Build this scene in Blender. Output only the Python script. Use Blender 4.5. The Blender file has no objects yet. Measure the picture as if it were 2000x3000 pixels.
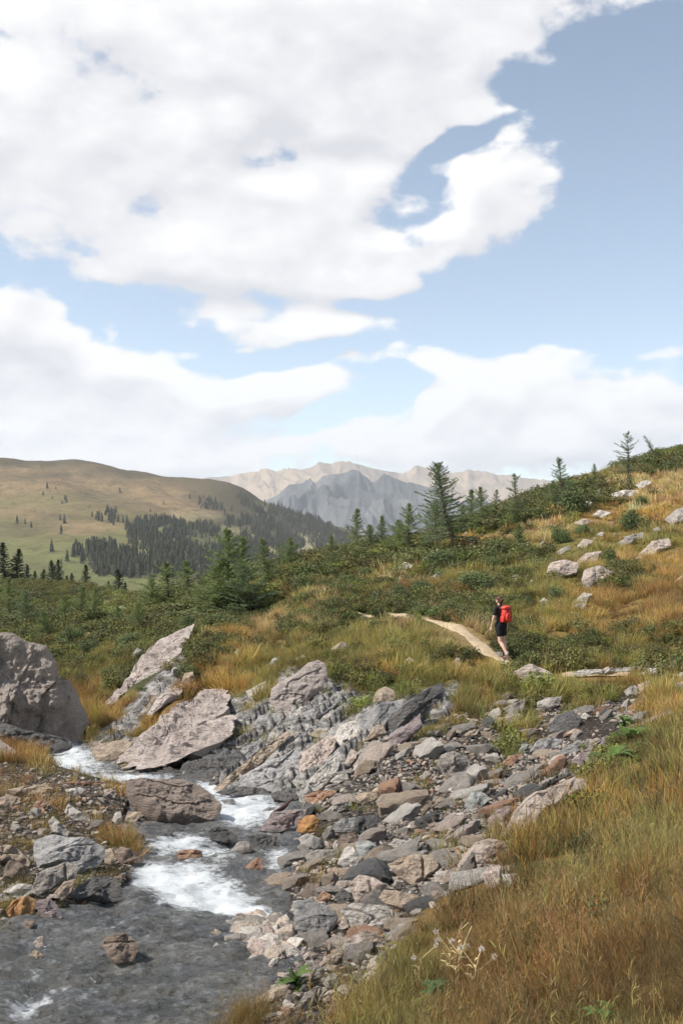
import bpy, bmesh, math, random
import numpy as np
from mathutils import Vector, Matrix, Euler

R = math.radians
rng = np.random.default_rng(7)
random.seed(7)
scene = bpy.context.scene
C = scene.collection
F = 2287.0            # focal length in units of the 1568 x 2352 picture grid
CU, CV = 784.0, 1176.0

# ------------------------------------------------------------------ camera
cam_d = bpy.data.cameras.new('camera')
cam = bpy.data.objects.new('camera', cam_d)
C.objects.link(cam)
cam.location = (0, 0, 0)
cam.rotation_euler = (R(90), 0, 0)
cam_d.sensor_fit = 'VERTICAL'
cam_d.sensor_height = 36.0
cam_d.lens = 36.0 * F / 2352.0
cam_d.clip_start = 0.1
cam_d.clip_end = 60000
scene.camera = cam

# ------------------------------------------------------------------ light, exposure
SUN_EL, SUN_AZ = 48.0, -100.0          # azimuth from +Y, negative = left
sd = Vector((math.sin(R(SUN_AZ)) * math.cos(R(SUN_EL)), math.cos(R(SUN_AZ)) * math.cos(R(SUN_EL)), math.sin(R(SUN_EL))))
sun_d = bpy.data.lights.new('sun', 'SUN')
sun_d.energy = 4.9
sun_d.angle = R(2.0)
sun_d.color = (1.0, 0.95, 0.87)
sun = bpy.data.objects.new('sun', sun_d)
sun.rotation_euler = sd.to_track_quat('Z', 'Y').to_euler()
C.objects.link(sun)
scene.view_settings.view_transform = 'Standard'
scene.view_settings.look = 'None'
scene.view_settings.gamma = 1.0
scene.view_settings.exposure = 0.48
scene.view_settings.use_curve_mapping = False
scene.cycles.use_denoising = True
scene.cycles.denoiser = 'OPENIMAGEDENOISE'
scene.cycles.use_adaptive_sampling = True
scene.cycles.adaptive_threshold = 0.03
scene.cycles.adaptive_min_samples = 10
scene.cycles.max_bounces = 4
scene.cycles.diffuse_bounces = 2
scene.cycles.glossy_bounces = 2
scene.cycles.transmission_bounces = 3
scene.cycles.transparent_max_bounces = 4
scene.cycles.volume_bounces = 1
scene.cycles.caustics_reflective = False
scene.cycles.caustics_refractive = False
scene.cycles.sample_clamp_indirect = 6.0


# ------------------------------------------------------------------ node helper
class NT:
    def __init__(self, tree):
        self.t = tree
        tree.nodes.clear()

    def n(self, kind, ins=None, **props):
        nd = self.t.nodes.new(kind)
        for k, v in props.items():
            setattr(nd, k, v)
        for k, v in (ins or {}).items():
            s = nd.inputs[k]
            if isinstance(v, bpy.types.NodeSocket):
                self.t.links.new(v, s)
            else:
                s.default_value = v
        return nd

    def m(self, op, a, b=None, c=None, clamp=False):
        nd = self.t.nodes.new('ShaderNodeMath')
        nd.operation = op
        nd.use_clamp = clamp
        for i, v in enumerate((a, b, c)):
            if v is None:
                continue
            if isinstance(v, bpy.types.NodeSocket):
                self.t.links.new(v, nd.inputs[i])
            else:
                nd.inputs[i].default_value = v
        return nd.outputs[0]

    def mix(self, fac, a, b, blend='MIX'):
        nd = self.t.nodes.new('ShaderNodeMix')
        nd.data_type = 'RGBA'
        nd.blend_type = blend
        for i, v in ((0, fac), (6, a), (7, b)):
            if isinstance(v, bpy.types.NodeSocket):
                self.t.links.new(v, nd.inputs[i])
            else:
                nd.inputs[i].default_value = (tuple(v) + (1.0,))[:4] if i else v
        return nd.outputs[2]

    def rng(self, v, a, b, c=0.0, d=1.0, smooth=False):
        nd = self.n('ShaderNodeMapRange', {0: v, 1: a, 2: b, 3: c, 4: d})
        nd.clamp = True
        if smooth:
            nd.interpolation_type = 'SMOOTHSTEP'
        return nd.outputs[0]

    def noise(self, vec, scale, detail=4.0, rough=0.55, dist=0.0):
        return self.n('ShaderNodeTexNoise', {'Vector': vec, 'Scale': scale, 'Detail': detail, 'Roughness': rough, 'Distortion': dist}).outputs[0]


# ------------------------------------------------------------------ world: Nishita sky and drifting cumulus
world = bpy.data.worlds.new('World')
scene.world = world
world.cycles.sampling_method = 'MANUAL'
world.cycles.sample_map_resolution = 256
world.use_nodes = True
w = NT(world.node_tree)
gen = w.n('ShaderNodeTexCoord').outputs['Generated']
sky = w.n('ShaderNodeTexSky', sky_type='NISHITA', sun_disc=False)
sky.sun_elevation = R(SUN_EL)
sky.sun_rotation = R(SUN_AZ)
sky.altitude = 1900
sky.air_density = 1.0
sky.dust_density = 1.8
sky.ozone_density = 1.0
sx = w.n('ShaderNodeSeparateXYZ', {0: gen})
dx, dy, dz = sx.outputs
yy = w.m('MAXIMUM', dy, 0.05)
px = w.m('DIVIDE', dx, yy)
pz = w.m('DIVIDE', dz, yy)
pvec = w.n('ShaderNodeCombineXYZ', {0: px, 1: pz, 2: 0.0}).outputs[0]
wob = w.n('ShaderNodeTexNoise', {'Vector': gen, 'Scale': 4.0, 'Detail': 3.0, 'Roughness': 0.6}).outputs[1]
wobv = w.n('ShaderNodeVectorMath', {0: wob, 1: (0.5, 0.5, 0.5)}, operation='SUBTRACT').outputs[0]
wobs = w.n('ShaderNodeVectorMath', {0: wobv, 1: (0.09, 0.05, 0.0)}, operation='MULTIPLY').outputs[0]
pw = w.n('ShaderNodeVectorMath', {0: pvec, 1: wobs}, operation='ADD').outputs[0]
# where the big banks of cloud stand: centre and radii on the picture grid, turn, weight
BANKS = [
    (250, 230, 800, 450, -6, 1.15), (720, 420, 360, 250, 20, .75), (1000, 20, 700, 150, 3, .95), (600, 600, 330, 95, 0, .75),
    (1060, 205, 290, 125, 12, .95), (1110, 455, 330, 140, 37, 1.15), (880, 600, 170, 80, 20, .75),
    (955, 465, 125, 75, 30, -.8), (650, 335, 130, 95, 0, -.85), (560, 380, 90, 40, 0, -.3), (1215, 120, 140, 95, 30, -.6), (840, 320, 90, 45, 0, -.45), (1090, 300, 120, 30, 25, -.65), (1000, 385, 60, 55, 0, -.4),
    (845, 670, 140, 40, 0, .85), (600, 740, 320, 56, -4, .75), (850, 765, 210, 38, 0, .62), (265, 740, 30, 32, 30, .3),
    (30, 740, 150, 120, 0, 1.2), (140, 880, 330, 130, 0, 1.2), (420, 905, 320, 110, 0, 1.1), (660, 900, 170, 60, 0, .6),
    (200, 1010, 600, 70, 0, .62), (930, 825, 200, 36, 0, .8), (1290, 860, 420, 60, -1, .9), (1060, 925, 130, 75, 0, 1.0),
    (1250, 970, 420, 85, 0, 1.0), (1500, 925, 170, 70, 0, .7), (860, 1010, 260, 60, 0, .7), (784, 1070, 1400, 75, 0, .8),
    (1400, 790, 250, 30, 0, .6), (560, 805, 160, 20, 0, .25), (1365, 495, 60, 40, 40, .22),
    (1450, 250, 300, 260, 0, -.5), (1300, 690, 420, 120, 0, -.25), (420, 660, 90, 40, 0, -.1), (560, 830, 420, 34, 8, -.5), (250, 690, 200, 60, 0, -.45), (1150, 760, 420, 50, 0, -.45),
]


def banks(vec):
    tot = None
    for (bu, bv, ru, rv, rot, wt) in BANKS:
        mp = w.n('ShaderNodeMapping', {'Vector': vec, 'Location': ((bu - CU) / F, (CV - bv) / F, 0), 'Rotation': (0, 0, R(rot)), 'Scale': (ru / F, rv / F, 1)}, vector_type='TEXTURE')
        ln = w.n('ShaderNodeVectorMath', {0: mp.outputs[0]}, operation='LENGTH').outputs['Value']
        f = w.rng(ln, 1.25, 0.35, 0.0, wt, True)
        tot = f if tot is None else w.m('ADD', tot, f)
    return w.m('MINIMUM', tot, 1.30)


tot = banks(pw)
tot_up = banks(w.n('ShaderNodeVectorMath', {0: pw, 1: (-0.008, 0.022, 0.0)}, operation='ADD').outputs[0])
stretch = w.n('ShaderNodeVectorMath', {0: gen, 1: (1.0, 1.0, 1.7)}, operation='MULTIPLY').outputs[0]
fb = w.noise(stretch, 7.5, 9.0, 0.63, 0.0)
off = w.n('ShaderNodeVectorMath', {0: stretch, 1: (-0.022, 0.0, 0.045)}, operation='ADD').outputs[0]
fl = w.noise(stretch, 7.5, 5.0, 0.6, 0.0)
bil = w.n('ShaderNodeTexVoronoi', {'Vector': stretch, 'Scale': 17.0, 'Smoothness': 0.6, 'Detail': 1.5, 'Roughness': 0.6}, feature='SMOOTH_F1').outputs['Distance']
fb2 = w.noise(off, 7.5, 5.0, 0.6, 0.0)
big = w.noise(stretch, 1.6, 3.0, 0.5)
ahead = w.rng(dy, 0.45, 0.75, 0.0, 1.0, True)
place = w.m('ADD', w.m('MULTIPLY', ahead, w.m('SUBTRACT', tot, 0.26)), w.m('MULTIPLY', w.m('SUBTRACT', 1.0, ahead), w.m('MULTIPLY', w.m('SUBTRACT', big, 0.46), 3.0)))
cov = w.m('ADD', w.m('ADD', place, w.m('MULTIPLY', w.m('SUBTRACT', fb, 0.5), 3.0)), w.m('MULTIPLY', w.m('SUBTRACT', 0.42, bil), 0.55))
above = w.rng(dz, -0.02, 0.01)
mask = w.m('MULTIPLY', w.rng(cov, -0.09, 0.32, 0.0, 1.0, True), above)
rise = w.m('ADD', w.m('MULTIPLY', ahead, w.m('SUBTRACT', tot, tot_up)), w.m('MULTIPLY', w.m('SUBTRACT', fl, fb2), 2.2))
grey = w.noise(stretch, 2.3, 4.0, 0.5)
lit = w.m('ADD', 0.78, w.m('MULTIPLY', rise, 1.1))
lit = w.m('ADD', lit, w.m('MULTIPLY', w.m('SUBTRACT', 0.50, grey), 1.5))
lit = w.m('ADD', w.m('ADD', lit, w.rng(cov, 0.3, 1.3, 0.10, -0.16)), w.m('MULTIPLY', w.m('SUBTRACT', 0.42, bil), 0.5))
lit = w.m('MINIMUM', w.m('MAXIMUM', lit, 0.0), 1.0)
ccol = w.mix(lit, (0.53, 0.535, 0.57), (0.755, 0.755, 0.752))
hsv = w.n('ShaderNodeHueSaturation', {'Saturation': 0.70, 'Value': 1.0, 'Color': sky.outputs[0]}).outputs[0]
skyc = w.mix(1.0, hsv, (0.96, 1.01, 1.0), 'MULTIPLY')
bg_sky = w.n('ShaderNodeBackground', {'Color': skyc, 'Strength': 0.132})
bg_cl = w.n('ShaderNodeBackground', {'Color': ccol, 'Strength': 1.0})
mx = w.n('ShaderNodeMixShader', {0: mask, 1: bg_sky.outputs[0], 2: bg_cl.outputs[0]})
w.n('ShaderNodeOutputWorld', {0: mx.outputs[0]})


# ------------------------------------------------------------------ numeric helpers
def _hash(ix, iy, iz, seed):
    h = (ix.astype(np.int64) * 374761393 + iy.astype(np.int64) * 668265263 + iz.astype(np.int64) * 2147483647 + seed * 1274126177) & 0xFFFFFFFF
    h = ((h ^ (h >> 13)) * 1274126177) & 0xFFFFFFFF
    h = ((h ^ (h >> 16)) * 2246822519) & 0xFFFFFFFF
    return ((h ^ (h >> 15)) & 0xFFFF) / 65535.0


def vnoise(x, y, z=None, seed=0):
    x = np.asarray(x, float); y = np.asarray(y, float)
    z = np.zeros_like(x) if z is None else np.asarray(z, float)
    ix, iy, iz = np.floor(x), np.floor(y), np.floor(z)
    fx, fy, fz = x - ix, y - iy, z - iz
    fx = fx * fx * (3 - 2 * fx); fy = fy * fy * (3 - 2 * fy); fz = fz * fz * (3 - 2 * fz)
    r = 0
    for a in (0, 1):
        for b in (0, 1):
            for c in (0, 1):
                wgt = (fx if a else 1 - fx) * (fy if b else 1 - fy) * (fz if c else 1 - fz)
                r = r + wgt * _hash(ix + a, iy + b, iz + c, seed)
    return r * 2 - 1


def fbm(x, y, z=None, octs=4, seed=0, gain=0.5):
    r, a, f = 0, 1.0, 1.0
    for o in range(octs):
        r = r + a * vnoise(x * f + o * 17.3, y * f - o * 9.1, None if z is None else z * f + o * 5.7, seed + o)
        a *= gain; f *= 2.03
    return r


def sstep(a, b, x):
    t = np.clip((x - a) / (b - a), 0, 1)
    return t * t * (3 - 2 * t)


class TPS:
    """thin-plate surface through (u, v, distance) sightings: gives the slope -z/Y for any (u, ln Y)"""
    def __init__(self, pts, ku=1 / 600.0, kl=1.2, lam=0.0008):
        P = np.array(pts, float)
        self.ku, self.kl = ku, kl
        X = np.stack([P[:, 0] * ku, np.log(P[:, 2]) * kl], 1)
        s = (P[:, 1] - CV) / F
        n = len(X)
        K = self._k(X, X) + lam * np.eye(n)
        Q = np.concatenate([np.ones((n, 1)), X], 1)
        A = np.zeros((n + 3, n + 3))
        A[:n, :n] = K; A[:n, n:] = Q; A[n:, :n] = Q.T
        sol = np.linalg.solve(A, np.concatenate([s, np.zeros(3)]))
        self.X, self.wt, self.c = X, sol[:n], sol[n:]

    @staticmethod
    def _k(A, B):
        d2 = (A[:, None, 0] - B[None, :, 0]) ** 2 + (A[:, None, 1] - B[None, :, 1]) ** 2
        return 0.5 * d2 * np.log(d2 + 1e-12)

    def __call__(self, u, Y):
        u = np.asarray(u, float).ravel(); L = np.log(np.asarray(Y, float).ravel()) * self.kl
        X = np.stack([u * self.ku, L], 1)
        out = np.empty(len(X))
        for i in range(0, len(X), 20000):
            k = self._k(X[i:i + 20000], self.X)
            out[i:i + 20000] = k @ self.wt + self.c[0] + X[i:i + 20000] @ self.c[1:]
        return out


def inpoly(px_, py_, poly):
    px_ = np.asarray(px_, float); py_ = np.asarray(py_, float)
    r = np.zeros(px_.shape, bool)
    n = len(poly)
    for i in range(n):
        x0, y0 = poly[i]; x1, y1 = poly[(i + 1) % n]
        if y0 == y1:
            continue
        c = ((y0 > py_) != (y1 > py_)) & (px_ < (x1 - x0) * (py_ - y0) / (y1 - y0) + x0)
        r ^= c
    return r


def polydist(px_, py_, poly):
    d = np.full(np.shape(px_), 1e9)
    n = len(poly)
    for i in range(n):
        x0, y0 = poly[i]; x1, y1 = poly[(i + 1) % n]
        ex, ey = x1 - x0, y1 - y0
        t = np.clip(((px_ - x0) * ex + (py_ - y0) * ey) / (ex * ex + ey * ey + 1e-12), 0, 1)
        d = np.minimum(d, np.hypot(px_ - x0 - t * ex, py_ - y0 - t * ey))
    return d


# ------------------------------------------------------------------ object helpers
def tag(o, label=None, cat=None, group=None, kind=None):
    if label: o['label'] = label
    if cat: o['category'] = cat
    if group: o['group'] = group
    if kind: o['kind'] = kind
    return o


def mesh_from(name, V, faces, smooth=True):
    me = bpy.data.meshes.new(name)
    V = np.asarray(V, np.float32)
    Fa = np.asarray(faces, np.int32)
    k = Fa.shape[1]
    me.vertices.add(len(V)); me.vertices.foreach_set('co', V.ravel())
    me.loops.add(Fa.size); me.loops.foreach_set('vertex_index', Fa.ravel())
    me.polygons.add(len(Fa))
    me.polygons.foreach_set('loop_start', np.arange(0, Fa.size, k, dtype=np.int32))
    me.polygons.foreach_set('loop_total', np.full(len(Fa), k, np.int32))
    me.update(calc_edges=True)
    me.polygons.foreach_set('use_smooth', np.full(len(Fa), smooth, bool))
    me.update()
    return me


def link(name, me, mat=None, parent=None, loc=None):
    o = bpy.data.objects.new(name, me)
    C.objects.link(o)
    if mat is not None and me is not None and len(me.materials) == 0:
        me.materials.append(mat)
    if parent is not None: o.parent = parent
    if loc is not None: o.location = loc
    return o


def set_col(me, name, cols):
    a = me.attributes.new(name, 'FLOAT_COLOR', 'POINT')
    c = np.ones((len(cols), 4), np.float32); c[:, :3] = cols
    a.data.foreach_set('color', c.ravel())


def set_flt(me, name, vals):
    a = me.attributes.new(name, 'FLOAT', 'POINT')
    a.data.foreach_set('value', np.asarray(vals, np.float32))


def gridfaces(nr, nc):
    i = np.arange(nr - 1)[:, None] * nc + np.arange(nc - 1)[None, :]
    i = i.ravel()
    return np.stack([i, i + 1, i + nc + 1, i + nc], 1)


# ------------------------------------------------------------------ terrain from sightings: (u, v, distance in m)
NEAR = [
    (784, 3350, 2), (1568, 3050, 2), (0, 3700, 2), (2000, 2352, 2.6), (2000, 2000, 5), (2000, 1700, 10),
    (1568, 2400, 3.3), (1568, 2150, 5), (1568, 1945, 8), (1568, 1730, 13), (1300, 2410, 4.2), (1300, 2155, 6.5), (1300, 1995, 9),
    (1100, 2425, 5), (1100, 2205, 7), (900, 2420, 5.8), (800, 2360, 6.8), (600, 2385, 7.2), (0, 2960, 5), (-400, 2960, 5),
    (0, 1800, 18.5), (200, 1797, 18.8), (100, 1900, 15.3), (200, 1870, 16.3), (150, 1960, 13.6), (30, 2000, 12.6), (100, 2070, 11.3), (60, 2120, 10.2),
    (-400, 2100, 11), (-400, 1900, 15), (-400, 1740, 20), (0, 1690, 27), (-400, 1620, 28), (200, 1600, 36), (150, 1550, 39), (220, 1620, 33),
    (280, 1775, 23), (500, 1805, 20.8), (640, 1835, 18.8), (720, 1860, 17.2), (400, 1700, 25), (540, 1600, 27.5), (450, 1480, 33), (300, 1600, 29.5), (210, 1680, 27.2),
    (740, 1530, 27.5), (620, 1600, 26), (600, 1700, 23.2), (700, 1760, 20.3), (800, 1700, 20.5), (880, 1640, 21.8), (880, 1580, 24),
    (1000, 1560, 24.3), (960, 1650, 21), (800, 1500, 28.8), (900, 1450, 30.5),
    (1500, 1600, 21.5), (1300, 1680, 20), (1150, 1780, 17.8), (1000, 1850, 16), (850, 1900, 15.2), (760, 1940, 14.4),
    (1250, 1840, 13), (1350, 1765, 14.5), (1080, 1960, 11.2), (900, 2050, 11), (780, 2050, 11), (950, 1930, 13.5), (800, 1980, 12.8), (720, 2180, 9.3), (760, 2230, 8.4), (640, 2290, 7.9),
    (1165, 1517, 27), (1080, 1465, 29), (960, 1420, 32), (850, 1415, 34.5), (740, 1385, 38), (1220, 1562, 25.5), (1300, 1552, 25.3), (1440, 1547, 25), (1568, 1552, 24.5),
    (1568, 1450, 28), (1568, 1350, 34), (1568, 1250, 42), (1568, 1150, 52), (1568, 1080, 62), (1568, 1046, 70),
    (1350, 1440, 31), (1350, 1330, 38), (1350, 1200, 50), (1350, 1120, 63), (1200, 1430, 32), (1200, 1300, 42), (1200, 1200, 54), (1200, 1158, 66),
    (1000, 1390, 36), (1000, 1300, 47), (1000, 1248, 62), (850, 1350, 42), (850, 1290, 53), (800, 1270, 62), (700, 1340, 46), (700, 1298, 58),
    (600, 1440, 40), (600, 1400, 44), (600, 1352, 54), (560, 1338, 60), (480, 1440, 42), (450, 1390, 54), (400, 1375, 70),
    (300, 1500, 40), (300, 1420, 56), (250, 1392, 78), (150, 1500, 45), (100, 1440, 60), (100, 1395, 85), (0, 1375, 95), (0, 1500, 48),
    (0, 1342, 125), (150, 1347, 125), (300, 1372, 110), (1568, 1070, 110), (1350, 1145, 110), (1200, 1185, 110), (1000, 1265, 110), (800, 1295, 110), (600, 1365, 110), (430, 1395, 110),
    (1568, 1110, 170), (1200, 1225, 170), (800, 1335, 170), (400, 1450, 170), (0, 1410, 170), (-400, 1410, 170),
    (2100, 1400, 25), (2100, 1150, 45), (2100, 960, 75), (2100, 1000, 120), (2100, 1050, 170), (-400, 1500, 45), (-400, 1360, 120),
]
tps = TPS(NEAR)


def zw0(y):
    return np.interp(y, [4, 7, 9.6, 10.35, 11.15, 12.3, 14, 17.8, 21, 23.5, 26.5, 30, 34], [-3.86, -3.94, -4.10, -4.2, -4.62, -4.73, -4.86, -5.36, -5.75, -5.98, -6.22, -6.9, -7.3])


def zw(x, y):
    return zw0(y + 0.37 * (x + 1.5) * np.exp(-((y - 10.6) / 3.0) ** 2))


_YG = np.exp(np.linspace(math.log(4.2), math.log(33), 1500))


def on_water(u, v):
    x = (u - CU) / F * _YG
    d = zw(x, _YG) + (v - CV) / F * _YG
    i = int(np.argmax(d > 0))
    return (x[i], _YG[i])


SLABS = [(200, 1705), (430, 1480), (440, 1485), (420, 1560), (330, 1650), (300, 1690), (370, 1690), (470, 1610), (540, 1585), (620, 1590), (640, 1540), (750, 1510), (760, 1560), (880, 1600), (1000, 1575), (1060, 1560), (1040, 1640), (900, 1700), (720, 1870), (500, 1815), (270, 1785)]
STREAM_UV = [(560, 2352), (625, 2295), (672, 2235), (690, 2190), (672, 2130), (664, 2060), (676, 1990), (700, 1955), (690, 1925), (690, 1890), (700, 1850), (655, 1832), (600, 1818),
             (520, 1808), (440, 1793), (330, 1785), (280, 1778), (215, 1745), (207, 1716), (198, 1704), (150, 1706), (112, 1722), (78, 1742), (72, 1768), (110, 1788), (190, 1800), (290, 1803),
             (300, 1850), (265, 1925), (312, 1960), (300, 2000), (285, 2050), (205, 2075), (140, 2100), (95, 2122), (50, 2142), (0, 2166)]
STREAM = [on_water(*p) for p in STREAM_UV] + [(-6.5, 8.6), (-6.5, 4.3), (-1.0, 4.3), (-1.2, 6.3)]


def to_uv(x, y, z):
    return CU + F * x / y, CV - F * z / y


def H(x, y, fine=True):
    """ground height"""
    shp = np.shape(x)
    x = np.asarray(x, float).ravel(); y = np.asarray(y, float).ravel()
    ys = np.maximum(y, 1.9)
    u = np.clip(CU + F * x / ys, -420, 2150)
    z = -tps(u, ys) * ys
    if fine:
        k = np.clip(ys / 25.0, 0.25, 3.0)
        z = z + 0.10 * k * fbm(x / (1.6 * k), y / (1.6 * k), octs=3, seed=3) * np.clip(1.6 - ys / 90, 0.5, 1)
        z = z + 0.035 * np.clip(k, .3, 1.6) * fbm(x / 0.5, y / 0.5, octs=2, seed=9)
        hm = sstep(17, 26, ys) * (0.11 + .10 * sstep(30, 70, ys))
        z = z + hm * (np.abs(fbm(x / (.9 + .012 * ys), y / (1.0 + .02 * ys), octs=2, seed=13)) - .35)
    sl = (y > 15) & (y < 34) & (x < 4) & (x > -10)
    if fine and sl.any():
        xs_, ys_ = x[sl], y[sl]
        us_, vs_ = to_uv(xs_, ys_, z[sl])
        wgt = inpoly(us_, vs_, SLABS) * np.clip(polydist(us_, vs_, SLABS) / 25.0, 0, 1)
        q = (vs_ * math.cos(R(36)) + us_ * math.sin(R(36))) / 34.0 + .5 * vnoise(xs_ * .9, ys_ * .9, seed=61)
        q2_ = q * 2.6 + .4 * vnoise(xs_ * 2, ys_ * 2, seed=62)
        z[sl] = z[sl] + wgt * (.26 * ((q % 1.0) ** 1.6 - .35) + .09 * ((q2_ % 1.0) - .5) + .08 * fbm(xs_ * 2.5, ys_ * 2.5, octs=3, seed=63))
    near = (y < 34) & (x < 3) & (x > -14)
    if near.any():
        xn, yn = x[near], y[near]
        d = polydist(xn, yn, STREAM); ins = inpoly(xn, yn, STREAM)
        wl = zw(xn, yn)
        zn = z[near]
        bed = wl - 0.10 - 0.35 * np.clip(d, 0, 0.8) + 0.05 * fbm(xn * 2, yn * 2, octs=2, seed=5)
        bank = np.maximum(zn, wl + 0.03 + 0.25 * np.clip(d, 0, 0.4) + 0.03 * fbm(xn * 3, yn * 3, octs=2, seed=6))
        bank = np.where(d < 1.2, bank + (zn - bank) * sstep(0.5, 1.2, d), zn)
        z[near] = np.where(ins, np.minimum(bed, bed), bank)
    return z.reshape(shp)


_HY = np.exp(np.linspace(math.log(2.3), math.log(168), 900))


def hit(u, v, lo=0.0):
    """first place where the sight line through (u, v) meets the ground"""
    yg = _HY if lo <= 0 else _HY[_HY > lo]
    x = (u - CU) / F * yg
    d = H(x, yg) + (v - CV) / F * yg
    b = d > 0
    i = int(np.argmax(b)) if b.any() else int(np.argmax(d))
    if i > 0 and b.any():
        t = d[i - 1] / (d[i - 1] - d[i])
        Y = yg[i - 1] + t * (yg[i] - yg[i - 1])
    else:
        Y = yg[i]
    X = (u - CU) / F * Y
    return Vector((X, Y, -(v - CV) / F * Y)) if b.any() else Vector((X, Y, float(H(np.array([X]), np.array([Y]))[0])))


# ------------------------------------------------------------------ what grows where (picture-grid patches turned into a plan of the slope)
KIND_COL = np.array([(0.50, 0.325, 0.100), (0.315, 0.270, 0.080), (0.082, 0.102, 0.036), (0.190, 0.225, 0.058), (0.345, 0.195, 0.068), (0.60, 0.42, 0.19)])
G_, O_, D_, B_, R_, P_ = range(6)
PATCH = [
    (1450, 2250, 200, 150, R_), (1250, 2260, 150, 110, R_), (1330, 2200, 60, 50, G_), (1500, 2200, 60, 70, G_), (1180, 2300, 50, 40, D_), (1300, 2320, 60, 40, O_), (1420, 2150, 40, 30, D_), (1100, 2190, 90, 80, R_), (950, 2240, 80, 90, O_), (880, 2320, 80, 50, O_), (1400, 2010, 150, 90, O_), (1320, 1950, 90, 60, G_),
    (1250, 1900, 80, 50, R_), (1480, 1850, 120, 80, G_), (1520, 1740, 60, 60, O_), (1520, 1650, 60, 50, G_), (1350, 2100, 100, 70, R_), (1500, 2120, 100, 80, R_), (1160, 2080, 70, 50, R_), (1380, 1880, 60, 50, O_),
    (1430, 1740, 60, 30, B_), (1200, 2150, 50, 40, O_), (1380, 2330, 60, 30, O_), (1060, 2330, 90, 50, G_), (760, 2330, 120, 40, R_), (1520, 2320, 90, 60, R_), (1440, 1940, 70, 40, D_),
    (1330, 1590, 120, 35, O_), (1250, 1610, 60, 30, B_), (1345, 1572, 70, 20, G_), (1400, 1600, 50, 25, B_), (1070, 1580, 60, 50, O_), (1060, 1610, 40, 40, G_), (1110, 1545, 60, 25, G_), (1190, 1650, 50, 50, O_), (1165, 1700, 30, 30, B_), (1520, 1620, 40, 30, O_),
    (900, 1500, 110, 45, O_), (820, 1460, 70, 35, O_), (1000, 1490, 70, 35, O_), (1060, 1480, 60, 30, P_), (880, 1590, 70, 25, B_), (950, 1550, 60, 30, O_), (700, 1390, 50, 40, P_), (640, 1440, 60, 30, P_), (570, 1490, 60, 30, G_),
    (500, 1540, 50, 40, G_), (610, 1530, 60, 25, O_), (680, 1480, 50, 30, O_), (980, 1430, 90, 12, P_), (760, 1440, 40, 30, D_), (900, 1540, 40, 20, G_),
    (900, 1385, 110, 35, D_), (1050, 1385, 90, 30, D_), (980, 1350, 100, 25, R_), (1100, 1340, 90, 40, O_), (930, 1325, 80, 18, P_), (1000, 1290, 80, 22, D_), (1130, 1285, 60, 22, D_), (1090, 1238, 100, 18, G_), (1220, 1222, 70, 16, P_),
    (1180, 1340, 60, 35, D_), (1250, 1400, 90, 50, O_), (1400, 1430, 150, 45, G_), (1500, 1390, 110, 50, R_), (1290, 1490, 120, 30, D_), (1210, 1500, 50, 40, D_), (1430, 1500, 100, 30, O_), (1530, 1490, 60, 40, D_), (1500, 1300, 90, 35, G_), (1350, 1300, 100, 35, O_),
    (1420, 1180, 130, 25, G_), (1500, 1130, 80, 30, P_), (1540, 1060, 60, 18, D_), (1300, 1148, 100, 20, D_), (1200, 1170, 70, 20, D_), (1050, 1215, 100, 18, D_), (1130, 1195, 60, 20, D_), (850, 1290, 90, 20, D_), (720, 1330, 90, 25, D_), (650, 1385, 40, 18, B_), (600, 1360, 50, 20, O_),
    (800, 1325, 80, 22, O_), (740, 1405, 50, 25, D_), (900, 1300, 60, 15, R_), (1480, 1230, 70, 25, O_), (1300, 1230, 70, 20, O_),
    (250, 1450, 200, 50, D_), (80, 1450, 130, 60, D_), (300, 1400, 60, 18, B_), (240, 1510, 90, 45, O_), (220, 1580, 60, 35, R_), (360, 1510, 80, 35, D_), (460, 1440, 80, 40, D_), (500, 1400, 70, 30, D_), (430, 1390, 30, 25, O_), (130, 1500, 60, 40, O_), (330, 1640, 60, 40, G_), (400, 1600, 50, 35, R_), (320, 1470, 40, 20, O_), (60, 1370, 120, 20, D_),
    (300, 1540, 110, 38, D_), (180, 1545, 80, 38, D_), (420, 1530, 50, 36, D_), (220, 1500, 50, 20, B_), (850, 1560, 55, 22, D_), (965, 1520, 45, 22, D_), (800, 1495, 40, 18, D_), (1000, 1585, 40, 22, B_), (1060, 1530, 40, 20, D_), (700, 1450, 40, 18, D_), (1350, 1480, 90, 25, D_), (1440, 1330, 60, 20, D_),
    (250, 1560, 50, 30, O_), (100, 1860, 150, 60, G_), (20, 1750, 50, 40, R_), (150, 1900, 60, 30, O_),
]
_PA = np.array(PATCH, float)
SCREE = [(640, 1995), (660, 1880), (760, 1800), (830, 1735), (870, 1690), (960, 1690), (1050, 1645), (1120, 1620), (1190, 1590), (1250, 1610), (1330, 1625), (1430, 1590), (1480, 1565), (1545, 1585), (1500, 1640), (1410, 1705), (1370, 1775),
         (1250, 1815), (1190, 1870), (1165, 1950), (1195, 2000), (1080, 2035), (1000, 2075), (930, 2150), (850, 2260), (770, 2360), (715, 2500), (700, 3000), (300, 3000), (480, 2420), (600, 2280), (640, 2200), (630, 2060)]
SHELF = [(-80, 1735), (120, 1745), (285, 1752), (300, 1850), (265, 1925), (320, 1960), (290, 2060), (100, 2130), (-60, 2170)]
ISLE = [[(1150, 1700), (1140, 1640), (1190, 1610), (1230, 1620), (1250, 1660), (1190, 1690), (1180, 1725)], [(1040, 1660), (1020, 1600), (1110, 1560), (1130, 1610), (1090, 1640)], [(1490, 1640), (1470, 1590), (1540, 1570), (1568, 1600), (1540, 1640)]]


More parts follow.
